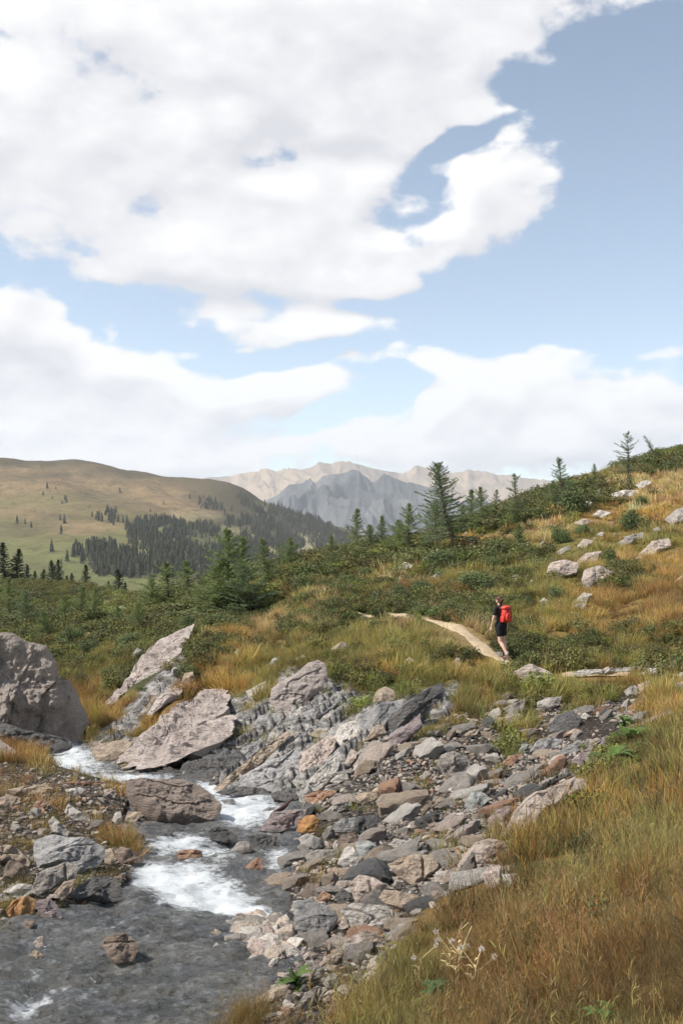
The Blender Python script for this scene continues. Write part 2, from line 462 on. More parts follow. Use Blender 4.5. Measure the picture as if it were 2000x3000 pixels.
def plan(x, y, z, dz=0.0):
    """vegetation weights, colour and how bare the ground is"""
    u, v = to_uv(x, y, z)
    n1 = fbm(x * 0.7, y * 0.7, octs=3, seed=31); n2 = fbm(x * 0.7 + 40, y * 0.7, octs=3, seed=37)
    uj = u + 26 * n1; vj = v + 16 * n2
    W = np.zeros((len(x), 6)) + 1e-6
    for bu, bv, ru, rv, k in PATCH:
        W[:, k] += np.exp(-np.minimum(((uj - bu) / ru) ** 2 + ((vj - bv) / rv) ** 2, 60))
    W[:, O_] += 0.02
    # plants grow in clumps of one kind: sharpen, with a local lottery
    for k in range(6):
        W[:, k] *= np.exp(1.5 * fbm(x * 1.1 + 13 * k, y * 0.8 - 7 * k, octs=4, seed=50 + k, gain=.7))
    Ws = W ** 1.6
    Ws /= Ws.sum(1, keepdims=True)
    u2, v2 = to_uv(x, y, z + dz)
    uj = uj - u + u2; vj = vj - v + v2
    u, v = u2, v2
    bare = np.zeros(len(x))
    bare = np.maximum(bare, inpoly(u, v, SLABS) * 0.90)
    sh = inpoly(u, v, SHELF) * 0.92
    bare = np.maximum(bare, sh)
    sc = inpoly(uj, vj, SCREE) * 1.0
    bare = np.maximum(bare, sc)
    for p in ISLE:
        bare = np.where(inpoly(uj, vj, p), 0.1, bare)
    return Ws, bare


# ------------------------------------------------------------------ materials
def mat(name):
    m = bpy.data.materials.new(name)
    m.use_nodes = True
    return m, NT(m.node_tree)


def finish(k, bsdf, disp=None):
    k.n('ShaderNodeOutputMaterial', {0: bsdf})


def bump(k, h, strength, dist):
    return k.n('ShaderNodeBump', {'Height': h, 'Strength': strength, 'Distance': dist}).outputs[0]


def ground_mat():
    m, k = mat('turf_and_soil')
    co = k.n('ShaderNodeTexCoord').outputs['Object']
    col = k.n('ShaderNodeAttribute', attribute_name='col').outputs[0]
    bare = k.n('ShaderNodeAttribute', attribute_name='bare').outputs[2]
    n1 = k.noise(co, 3.0, 6, 0.65)
    n2 = k.noise(co, 22.0, 5, 0.7)
    veg = k.mix(k.rng(n1, .35, .65), k.mix(0.65, col, (0.03, 0.026, 0.012)), k.mix(.3, col, (0.03, 0.026, 0.012)))
    veg = k.mix(k.rng(n2, .3, .7, 0, .55), veg, k.mix(0.6, veg, (0.02, 0.018, 0.01)))
    vo = k.n('ShaderNodeTexVoronoi', {'Vector': co, 'Scale': 13.0, 'Randomness': 1.0})
    vc = k.n('ShaderNodeSeparateXYZ', {0: vo.outputs['Color']}).outputs
    grit = k.mix(vc[0], (0.050, 0.042, 0.036), (0.22, 0.18, 0.15))
    grit = k.mix(k.rng(vo.outputs['Distance'], .25, .6), grit, (0.022, 0.019, 0.017))
    grit = k.mix(k.rng(n1, .55, .75, 0, .7), grit, (0.05, 0.036, 0.025))
    c = k.mix(bare, veg, grit)
    rk = k.n('ShaderNodeAttribute', attribute_name='rock').outputs[2]
    stn = k.n('ShaderNodeMapping', {'Vector': co, 'Rotation': (0, R(36), 0), 'Scale': (.8, .8, 4.5)}).outputs[0]
    n4 = k.noise(stn, 2.2, 8, .7, .4)
    n5 = k.noise(co, 9.0, 7, .72)
    rock = k.mix(k.rng(n4, .40, .60), (0.10, 0.098, 0.096), (0.36, 0.335, 0.31))
    rock = k.mix(k.rng(n5, .50, .66, 0, .75), rock, (0.055, 0.052, 0.05))
    c = k.mix(rk, c, rock)
    peat = k.n('ShaderNodeAttribute', attribute_name='peat').outputs[2]
    c = k.mix(peat, c, k.mix(k.rng(n2, .4, .7), (0.020, 0.016, 0.013), (0.06, 0.045, 0.032)))
    hgt = k.m('ADD', k.m('MULTIPLY', n5, rk), k.m('ADD', n2, k.m('MULTIPLY', k.m('SUBTRACT', 1.0, vo.outputs['Distance']), bare)))
    b = k.n('ShaderNodeBsdfPrincipled', {'Base Color': c, 'Roughness': 0.95, 'Specular IOR Level': 0.15, 'Normal': bump(k, hgt, 0.8, 0.05)})
    finish(k, b.outputs[0])
    return m


def rock_mat(name, c1, c2, dark=(0.09, 0.082, 0.076), rough=0.85, speck=0.5, streak=(1, 1, 3.5), rot=(0, 0, 0), wetlow=0.0, warm=(0.45, 0.25, 0.13), warmth=0.12, lichen=0.0, bumpd=0.07):
    m, k = mat(name)
    c1 = tuple(min(.75, q * g) for q, g in zip(c1, (1.14, 1.11, 1.08)))
    c2 = tuple(min(.75, q * g) for q, g in zip(c2, (1.14, 1.11, 1.08)))
    tc = k.n('ShaderNodeTexCoord')
    co = tc.outputs['Object']
    rnd = k.n('ShaderNodeObjectInfo').outputs['Random']
    shift = k.n('ShaderNodeCombineXYZ', {0: k.m('MULTIPLY', rnd, 37.0), 1: k.m('MULTIPLY', rnd, 11.0), 2: 0.0}).outputs[0]
    cs = k.n('ShaderNodeVectorMath', {0: co, 1: shift}, operation='ADD').outputs[0]
    st = k.n('ShaderNodeMapping', {'Vector': cs, 'Rotation': rot, 'Scale': streak}).outputs[0]
    nA = k.noise(cs, 1.7, 5, 0.6)
    nB = k.noise(st, 5.5, 8, 0.68, 0.4)
    nC = k.noise(cs, 17.0, 6, 0.7)
    nD = k.noise(st, 26.0, 4, 0.6)
    c = k.mix(k.rng(nA, .38, .62), c2, c1)
    c = k.mix(k.rng(nB, .54, .68, 0, .72), c, dark)
    c = k.mix(k.rng(nC, .56, .68, 0, speck), c, dark)
    c = k.mix(k.rng(nC, .46, .34, 0, .40), c, tuple(min(1, q * 1.35) for q in c1))
    c = k.mix(k.rng(k.noise(cs, 3.1, 4, .6), .60, .72, 0, warmth * 3), c, warm)
    if lichen > 0:
        c = k.mix(k.rng(k.noise(cs, 6.0, 5, .7), .58, .66, 0, lichen), c, (0.19, 0.205, 0.10))
    c = k.mix(k.m('MULTIPLY', rnd, 0.30), c, k.mix(0.55, c, (0.10, 0.09, 0.085)))
    hgt = k.m('ADD', k.m('MULTIPLY', nB, 1.3), k.m('ADD', k.m('MULTIPLY', nC, 0.5), k.m('MULTIPLY', nD, 0.35)))
    b = k.n('ShaderNodeBsdfPrincipled', {'Base Color': c, 'Roughness': rough, 'Specular IOR Level': 0.3 if rough > .6 else .5, 'Normal': bump(k, hgt, 1.0, bumpd)})
    finish(k, b.outputs[0])
    return m


def plant_mat(name, translucency=0.3, tinted=True, base=(0.1, 0.1, 0.03), rough=0.75, var=0.35, tip=None):
    m, k = mat(name)
    oi = k.n('ShaderNodeObjectInfo')
    rnd = oi.outputs['Random']
    if tinted:
        c = k.n('ShaderNodeAttribute', attribute_name='tint', attribute_type='INSTANCER').outputs[0]
    else:
        c = k.mix(k.rng(k.noise(k.n('ShaderNodeTexCoord').outputs['Object'], 3.0, 3, .6), .35, .65), tuple(q * .72 for q in base), tuple(min(1, q * 1.3) for q in base))
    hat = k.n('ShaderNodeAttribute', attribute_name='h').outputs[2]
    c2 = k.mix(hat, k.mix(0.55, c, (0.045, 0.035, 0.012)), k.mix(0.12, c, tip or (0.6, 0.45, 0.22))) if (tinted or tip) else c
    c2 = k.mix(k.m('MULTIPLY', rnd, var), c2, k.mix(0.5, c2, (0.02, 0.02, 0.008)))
    b = k.n('ShaderNodeBsdfPrincipled', {'Base Color': c2, 'Roughness': rough, 'Specular IOR Level': 0.2})
    t = k.n('ShaderNodeBsdfTranslucent', {'Color': c2})
    mx_ = k.n('ShaderNodeMixShader', {0: translucency, 1: b.outputs[0], 2: t.outputs[0]})
    finish(k, mx_.outputs[0])
    return m


def plain_mat(name, col, rough=0.8, var=0.2, scale=8.0, bumpd=0.01, spec=0.3):
    m, k = mat(name)
    co = k.n('ShaderNodeTexCoord').outputs['Object']
    n = k.noise(co, scale, 5, .6)
    c = k.mix(k.rng(n, .3, .7), tuple(q * (1 - var) for q in col), tuple(min(1, q * (1 + var)) for q in col))
    b = k.n('ShaderNodeBsdfPrincipled', {'Base Color': c, 'Roughness': rough, 'Specular IOR Level': spec, 'Normal': bump(k, n, .6, bumpd)})
    finish(k, b.outputs[0])
    return m


def hill_mat():
    m, k = mat('far_pasture')
    co = k.n('ShaderNodeTexCoord').outputs['Object']
    col = k.n('ShaderNodeAttribute', attribute_name='col').outputs[0]
    n = k.noise(co, 0.02, 7, 0.7)
    n2 = k.noise(co, 0.09, 5, 0.7)
    c = k.mix(k.rng(n, .40, .60, 0, .8), col, k.mix(0.55, col, (0.09, 0.08, 0.045)))
    n3 = k.noise(k.n('ShaderNodeMapping', {'Vector': co, 'Scale': (.5, 1, 2.2)}).outputs[0], .012, 6, .7, .8)
    c = k.mix(k.rng(n3, .50, .68, 0, .55), c, (0.10, 0.075, 0.05))
    c = k.mix(k.rng(n2, .54, .66, 0, .7), c, (0.055, 0.058, 0.035))
    b = k.n('ShaderNodeBsdfPrincipled', {'Base Color': c, 'Roughness': 1.0, 'Specular IOR Level': 0.0, 'Normal': bump(k, n, .7, 14.0)})
    finish(k, b.outputs[0])
    return m


# ------------------------------------------------------------------ ground sheet
NT_, NR_ = 620, 760
tans = np.linspace(-0.80, 0.80, NT_)
rad = np.exp(np.linspace(math.log(1.3), math.log(175), NR_))
gx = (rad[:, None] * tans[None, :]).ravel(); gy = (rad[:, None] * np.ones(NT_)[None, :]).ravel()
gz = H(gx, gy)
gme = mesh_from('ground', np.stack([gx, gy, gz], 1), gridfaces(NR_, NT_)[:, ::-1])
Wg, bg_ = plan(gx, np.maximum(gy, 1.9), gz)
set_col(gme, 'col', (Wg @ KIND_COL) * 0.8)
set_flt(gme, 'bare', bg_)
_gu, _gv = to_uv(gx, gy, gz)
set_flt(gme, 'peat', (gy > 9) * np.clip(1.35 * np.exp(-np.minimum(((_gu - 1190) / 130) ** 2 + ((_gv - 1805) / 55) ** 2, 50)) + np.exp(-np.minimum(((_gu - 1330) / 150) ** 2 + ((_gv - 1665) / 45) ** 2, 50)) + .5 * fbm(gx * 1.3, gy * 1.3, octs=3, seed=67) - .15, 0, 1) * inpoly(_gu, _gv, SCREE))
set_flt(gme, 'rock', (inpoly(_gu, _gv, SLABS) & (gy > 15)) * np.clip(polydist(_gu, _gv, SLABS) / 10.0 + .6 * fbm(gx * 1.5, gy * 1.5, octs=3, seed=65), 0, 1))
ground = tag(link('ground', gme, ground_mat()), 'uneven mountain slope of turf, soil and gravel', 'ground', kind='structure')


# ------------------------------------------------------------------ stream
def water_mat():
    m, k = mat('running_water')
    co = k.n('ShaderNodeTexCoord').outputs['Object']
    foam = k.n('ShaderNodeAttribute', attribute_name='foam').outputs[2]
    mp = k.n('ShaderNodeMapping', {'Vector': co, 'Rotation': (0, 0, R(-24)), 'Scale': (0.62, 1.0, 1.0)}).outputs[0]
    n1 = k.noise(mp, 6.5, 7, .68, .2)
    n2 = k.noise(mp, 24.0, 6, .72, .2)
    n3 = k.noise(co, 40.0, 3, .6)
    fr = k.m('ADD', foam, k.m('ADD', k.m('MULTIPLY', k.m('SUBTRACT', n1, .5), 2.0), k.m('MULTIPLY', k.m('SUBTRACT', n2, .5), 1.7)))
    fm = k.rng(fr, .46, 1.05, 0, 1)
    stone = k.rng(k.noise(co, 2.6, 4, .6), .42, .62)
    deep = k.mix(stone, (0.150, 0.154, 0.158), (0.250, 0.240, 0.226))
    deep = k.mix(k.rng(n2, .50, .66, 0, .75), deep, (0.03, 0.032, 0.033))
    wisp = k.rng(k.noise(mp, 11.0, 8, .76, .2), .50, .66)
    deep = k.mix(k.m('MULTIPLY', wisp, .75), deep, (0.46, 0.47, 0.48))
    hgt = k.m('ADD', k.m('MULTIPLY', n1, .9), k.m('ADD', k.m('MULTIPLY', n2, .55), k.m('MULTIPLY', n3, .12)))
    nrm = bump(k, hgt, 1.0, 0.16)
    wt = k.n('ShaderNodeBsdfPrincipled', {'Base Color': deep, 'Roughness': 0.08, 'IOR': 1.33, 'Specular IOR Level': 0.75, 'Normal': nrm})
    tr = k.n('ShaderNodeBsdfTransparent', {'Color': (0.75, 0.78, 0.76, 1)})
    wm = k.n('ShaderNodeMixShader', {0: 0.28, 1: wt.outputs[0], 2: tr.outputs[0]})
    fo = k.n('ShaderNodeBsdfPrincipled', {'Base Color': (0.50, 0.52, 0.53, 1), 'Roughness': 0.6, 'Normal': bump(k, hgt, 0.6, 0.05)})
    ms = k.n('ShaderNodeMixShader', {0: fm, 1: wm.outputs[0], 2: fo.outputs[0]})
    finish(k, ms.outputs[0])
    return m


# foam patches: picture grid centre, radii, turn, strength
FOAM = [(150, 1765, 110, 45, 0, 1.0), (130, 1725, 70, 30, 0, .8), (330, 1792, 90, 12, 0, .6), (470, 1805, 40, 25, -40, .75), (580, 1852, 80, 36, 0, 1.0), (540, 1880, 60, 30, 0, .7), (640, 1985, 36, 26, 0, .9), (615, 1950, 55, 25, 0, .4),
        (430, 1940, 80, 26, 0, .85), (380, 1955, 60, 25, 0, .5), (500, 1965, 50, 16, 0, .55), (390, 2055, 90, 40, -20, .9), (480, 2050, 100, 42, -12, 1.1), (440, 2015, 40, 40, 0, .6), (570, 2105, 70, 28, -14, 1.1), (330, 2030, 40, 30, 0, .5),
        (50, 2330, 55, 30, 30, .75), (120, 2300, 60, 20, 30, .5), (260, 2230, 60, 22, 25, .35), (330, 2170, 45, 15, 20, .35), (220, 2290, 60, 18, 30, .3), (620, 2130, 40, 20, 0, .6), (520, 1825, 50, 20, -30, .7), (300, 1790, 60, 14, 0, .5), (610, 1905, 50, 22, 0, .5), (520, 1990, 60, 18, 0, .45), (360, 2000, 50, 22, 0, .45), (200, 2200, 90, 14, 20, .3), (420, 2200, 60, 12, 15, .3), (90, 2250, 50, 14, 25, .45), (300, 2130, 120, 10, 8, .35), (180, 2160, 80, 9, 15, .35), (480, 2260, 70, 10, 20, .35), (350, 2300, 80, 12, 25, .35), (150, 2330, 60, 14, 30, .4), (560, 2060, 60, 12, 0, .4), (640, 1880, 40, 16, 0, .4)]
wx, wy = np.meshgrid(np.arange(-11.0, 1.6, 0.055), np.exp(np.linspace(math.log(4.3), math.log(31), 480)))
wxf, wyf = wx.ravel(), wy.ravel()
wd = polydist(wxf, wyf, STREAM); wi = inpoly(wxf, wyf, STREAM)
wz0 = zw(wxf, wyf)
wu, wv = to_uv(wxf, wyf, wz0)
foam = np.zeros(len(wxf))
for fu, fv, ru, rv, ro, s in FOAM:
    du, dv = wu - fu, wv - fv
    c_, s_ = math.cos(R(ro)), math.sin(R(ro))
    foam += s * np.exp(-np.minimum(((du * c_ - dv * s_) / ru) ** 2 + ((du * s_ + dv * c_) / rv) ** 2, 50) ** 1.3)
foam = np.minimum(foam, 1.15)
ca, sa = math.cos(R(-28)), math.sin(R(-28))
wa, wb = wxf * ca - wyf * sa, (wxf * sa + wyf * ca)
lump = fbm(wa * 1.1, wb * 2.2, octs=4, seed=71)
rip = 1 - np.abs(fbm(wa * 2.6, wb * 5.0, octs=3, seed=77, gain=.6))
wz = wz0 + 0.045 * lump + 0.075 * rip * np.clip(1.2 - foam, 0, 1) + np.clip(foam, 0, 1) * (0.05 * fbm(wxf * 4, wyf * 3, octs=3, seed=81) + 0.03)
keep = wi | (wd < 0.35)
gf = gridfaces(*wx.shape)
gf = gf[keep[gf].all(1)]
used = np.unique(gf); remap = -np.ones(len(wxf), int); remap[used] = np.arange(len(used))
wme = mesh_from('stream', np.stack([wxf, wyf, wz], 1)[used], remap[gf])
set_flt(wme, 'foam', foam[used])
tag(link('stream', wme, water_mat()), 'grey mountain stream running white over its rocks', 'stream', kind='structure')

# ------------------------------------------------------------------ pasture ridge across the valley
HILL = [(-300, 1040, 2600), (0, 1058, 2600), (120, 1066, 2600), (240, 1074, 2600), (360, 1090, 2650), (460, 1108, 2700), (560, 1135, 2700), (650, 1170, 2800), (760, 1204, 2900), (850, 1240, 2900), (1000, 1290, 2900),
        (-300, 1080, 3500), (0, 1105, 3500), (240, 1120, 3500), (460, 1150, 3500), (650, 1220, 3500), (850, 1290, 3500),
        (0, 1200, 1700), (200, 1175, 1900), (400, 1180, 1950), (520, 1182, 2150), (620, 1222, 2250), (700, 1236, 2450), (0, 1130, 2150), (250, 1122, 2250), (450, 1142, 2300), (-300, 1180, 1700),
        (0, 1312, 1000), (150, 1322, 1000), (300, 1312, 1150), (450, 1302, 1350), (600, 1290, 1700), (720, 1286, 2000), (-300, 1300, 1000),
        (0, 1420, 600), (300, 1440, 600), (600, 1420, 700), (900, 1400, 900), (0, 1520, 130), (800, 1500, 130), (1568, 1400, 130), (1568, 1350, 1000), (1568, 1330, 2900), (2000, 1350, 1000), (-300, 1500, 130), (1200, 1330, 2900), (2000, 1330, 3500)]
htps = TPS(HILL)


def HH(x, y):
    u = CU + F * x / y
    z = -htps(np.clip(u, -320, 2050), y) * y
    k = np.clip((y - 300) / 1500, 0, 1)
    gul = 1 - np.abs(fbm(x / 420 + y / 900, y / 1500, octs=3, seed=91))
    return z + k * (15 * fbm(x / 260, y / 330, octs=5, seed=90) - 30 * (gul - .6))


ht = np.linspace(-0.62, 0.62, 420); hr = np.exp(np.linspace(math.log(130), math.log(3700), 420))
hx = (hr[:, None] * ht[None, :]).ravel(); hy = (hr[:, None] * np.ones(len(ht))[None, :]).ravel()
hz = HH(hx, hy)
hme = mesh_from('hillside', np.stack([hx, hy, hz], 1), gridfaces(len(hr), len(ht))[:, ::-1])
hu, hv = to_uv(hx, hy, hz)
tan_, olv, drk, grn, pal = (np.array(c) for c in ((0.27, 0.185, 0.105), (0.165, 0.145, 0.066), (0.080, 0.070, 0.045), (0.155, 0.168, 0.070), (0.42, 0.36, 0.20)))
HP = [(0, 1110, 200, 30, tan_), (200, 1120, 200, 25, tan_), (350, 1160, 120, 25, tan_), (330, 1095, 200, 14, drk), (500, 1130, 80, 25, drk), (60, 1066, 200, 8, drk), (560, 1170, 80, 35, drk), (650, 1200, 100, 30, drk),
      (120, 1155, 150, 30, olv), (300, 1185, 70, 20, olv), (60, 1180, 100, 15, tan_), (450, 1180, 60, 12, pal), (420, 1170, 80, 14, tan_), (60, 1240, 120, 40, olv), (40, 1270, 100, 40, grn), (200, 1215, 100, 16, tan_), (290, 1255, 60, 12, olv), (350, 1280, 40, 10, pal),
      (180, 1300, 140, 40, grn), (330, 1235, 80, 20, grn), (60, 1220, 60, 14, drk), (150, 1190, 60, 8, drk), (260, 1165, 80, 8, drk), (90, 1095, 90, 6, drk), (520, 1225, 50, 12, grn), (560, 1220, 40, 10, pal), (430, 1255, 40, 10, grn), (690, 1250, 40, 14, pal), (610, 1190, 20, 30, pal), (240, 1140, 60, 15, drk), (0, 1150, 60, 12, olv)]
num = np.zeros((len(hx), 3)) + np.array(olv) * 0.02; den = np.full((len(hx), 1), 0.02)
jx = 22 * fbm(hx / 150, hy / 260, octs=3, seed=93); jy = 10 * fbm(hx / 150 + 9, hy / 260, octs=3, seed=94)
for a, b, c, d, col in HP:
    g = np.exp(-np.minimum(((hu + jx - a) / c) ** 2 + ((hv + jy - b) / d) ** 2, 60))[:, None]
    num += g * col; den += g
set_col(hme, 'col', num / den)
tag(link('hillside', hme, hill_mat()), 'broad tan and olive pasture ridge across the valley', 'hillside', kind='structure')


def hhit(u, v):
    yg = np.exp(np.linspace(math.log(700), math.log(3300), 300))
    x = (u - CU) / F * yg
    d = HH(x, yg) + (v - CV) / F * yg
    i = int(np.argmax(d > 0))
    if not (d > 0).any(): return None
    return Vector((x[i], yg[i], float(HH(x[i:i + 1], yg[i:i + 1])[0])))


# ------------------------------------------------------------------ far mountains
def mountain(name, crest, Yc, back, foot, c1, c2, label, seed, rugged):
    cu = np.array([p[0] for p in crest], float); cv = np.array([p[1] for p in crest], float)
    us = np.linspace(cu[0], cu[-1], 340)
    vc = np.interp(us, cu, cv)
    nrow = 90
    V = []
    for j in range(nrow):
        t = j / (nrow - 1)
        if t < 0.72:          # the face towards the valley
            q = 1 - t / 0.72
            Y = Yc - foot * q
        else:
            q = (t - 0.72) / 0.28
            Y = Yc + back * q
        x = (us - CU) / F * Y
        zc = -(vc - CV) / F * Yc
        base = -700.0
        prof = 1 - q ** 0.85 if t < .72 else 1 - q ** 1.3
        z = base + (zc - base) * prof
        yv = np.full_like(x, Y)
        wx_ = 380 * fbm(x / 1300.0, yv / 1500.0, octs=3, seed=seed + 7)
        rid = 1 - np.abs(fbm((x + wx_ + (yv - Yc) * .35) / 620.0, yv / 1700.0, octs=5, seed=seed, gain=.58))
        amp = 1.5 * rugged * np.sin(np.pi * min(1, q * 1.05 + 0.04)) if t < .72 else rugged * .5
        z = z + amp * (rid - .62) + 26 * fbm(x / 150.0, np.full_like(x, Y / 300.0), octs=3, seed=seed + 3) * (0.25 + q)
        V.append(np.stack([x, np.full_like(x, Y), z], 1))
    V = np.concatenate(V)
    me = mesh_from(name, V, gridfaces(nrow, len(us))[:, ::-1])
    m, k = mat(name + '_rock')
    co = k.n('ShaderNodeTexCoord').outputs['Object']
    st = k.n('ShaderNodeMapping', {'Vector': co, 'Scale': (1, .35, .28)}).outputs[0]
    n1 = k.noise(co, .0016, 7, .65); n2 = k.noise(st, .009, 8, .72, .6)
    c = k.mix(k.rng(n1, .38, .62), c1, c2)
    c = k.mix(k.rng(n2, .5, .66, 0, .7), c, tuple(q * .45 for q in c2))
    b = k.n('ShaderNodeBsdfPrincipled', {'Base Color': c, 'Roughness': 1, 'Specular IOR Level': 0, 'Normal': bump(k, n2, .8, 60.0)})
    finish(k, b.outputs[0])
    return tag(link(name, me, m), label, 'mountain', kind='structure')


mountain('mountain', [(200, 1125), (380, 1108), (470, 1098), (500, 1092), (560, 1086), (627, 1081), (670, 1079), (715, 1074), (734, 1065), (752, 1070), (780, 1066), (800, 1064), (812, 1068), (827, 1065), (850, 1072), (890, 1074), (915, 1080), (940, 1076), (955, 1065), (968, 1070), (985, 1076), (1010, 1080), (1040, 1082), (1062, 1083), (1075, 1077), (1090, 1084), (1130, 1086), (1180, 1093), (1230, 1100), (1265, 1112), (1340, 1120), (1420, 1135), (1500, 1140), (1700, 1150)],
         10500, 1500, 3000, (0.40, 0.31, 0.21), (0.27, 0.215, 0.165), 'tan jagged mountain range closing the valley', 201, 260)
mountain('shadow_tinted_mountain', [(480, 1190), (560, 1160), (627, 1131), (645, 1116), (664, 1106), (690, 1112), (727, 1109), (745, 1095), (767, 1087), (790, 1086), (805, 1078), (824, 1073), (840, 1084), (852, 1091), (868, 1090), (880, 1083), (892, 1091), (904, 1098), (927, 1101), (950, 1108), (977, 1118), (1010, 1135), (1060, 1150), (1120, 1165), (1200, 1180)],
         8200, 1200, 2600, (0.150, 0.145, 0.138), (0.055, 0.062, 0.060), 'rocky mountain darkened by painted cloud shadow in front of the tan range', 211, 330)  # cloud shadow and relief shading are put into these darker rock colours


# ------------------------------------------------------------------ rocks
RM = {
    'pink': rock_mat('rose_grey_gneiss', (0.46, 0.385, 0.335), (0.36, 0.30, 0.262)),
    'grey': rock_mat('grey_gneiss', (0.345, 0.32, 0.29), (0.235, 0.215, 0.195)),
    'pale': rock_mat('pale_gneiss', (0.52, 0.49, 0.45), (0.40, 0.375, 0.34), dark=(0.17, 0.155, 0.14)),
    'tan': rock_mat('tan_gneiss', (0.42, 0.345, 0.265), (0.33, 0.26, 0.20), warmth=.2),
    'rust': rock_mat('rusty_stone', (0.36, 0.225, 0.15), (0.29, 0.17, 0.115), dark=(0.13, 0.07, 0.045), warm=(.52, .25, .08), warmth=.3),
    'orange': rock_mat('ochre_stone', (0.50, 0.27, 0.10), (0.36, 0.17, 0.06), dark=(0.16, 0.08, 0.04), warm=(.58, .30, .08), warmth=.3, rough=.6),
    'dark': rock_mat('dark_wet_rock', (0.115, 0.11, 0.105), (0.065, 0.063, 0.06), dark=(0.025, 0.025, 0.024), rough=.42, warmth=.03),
    'wet': rock_mat('wet_blue_grey_rock', (0.37, 0.362, 0.355), (0.21, 0.206, 0.203), dark=(0.058, 0.055, 0.053), rough=.45, warmth=.06),
    'purple': rock_mat('plum_grey_stone', (0.30, 0.25, 0.245), (0.22, 0.18, 0.18), dark=(0.08, 0.065, 0.065)),
    'brown': rock_mat('brown_schist', (0.30, 0.235, 0.185), (0.20, 0.155, 0.125), dark=(0.07, 0.055, 0.045), streak=(1, 1, 7)),
    'lichen': rock_mat('lichened_stone', (0.33, 0.345, 0.33), (0.20, 0.215, 0.20), lichen=.7),
    'cliff': rock_mat('weathered_cliff_rock', (0.52, 0.45, 0.395), (0.42, 0.365, 0.32), dark=(0.20, 0.178, 0.16), streak=(3.0, 3.0, .7), rot=(0, R(14), 0), speck=.8, warmth=.10, lichen=.15, bumpd=.16),
    'slab': rock_mat('rose_slab_rock', (0.58, 0.505, 0.465), (0.50, 0.43, 0.395), dark=(0.12, 0.106, 0.096), streak=(.8, .8, 4.5), rot=(0, R(36), 0), speck=.6, warmth=.08, bumpd=.15),
    'boulder': rock_mat('banded_brown_boulder', (0.335, 0.275, 0.235), (0.24, 0.195, 0.165), dark=(0.075, 0.062, 0.054), streak=(.6, .6, 8), rot=(0, R(-4), 0), bumpd=.12),
}


def ray(u, v):
    return Vector(((u - CU) / F, 1.0, -(v - CV) / F))


FOOT = []      # footprints (x, y, r) where no grass grows
HEROES = []


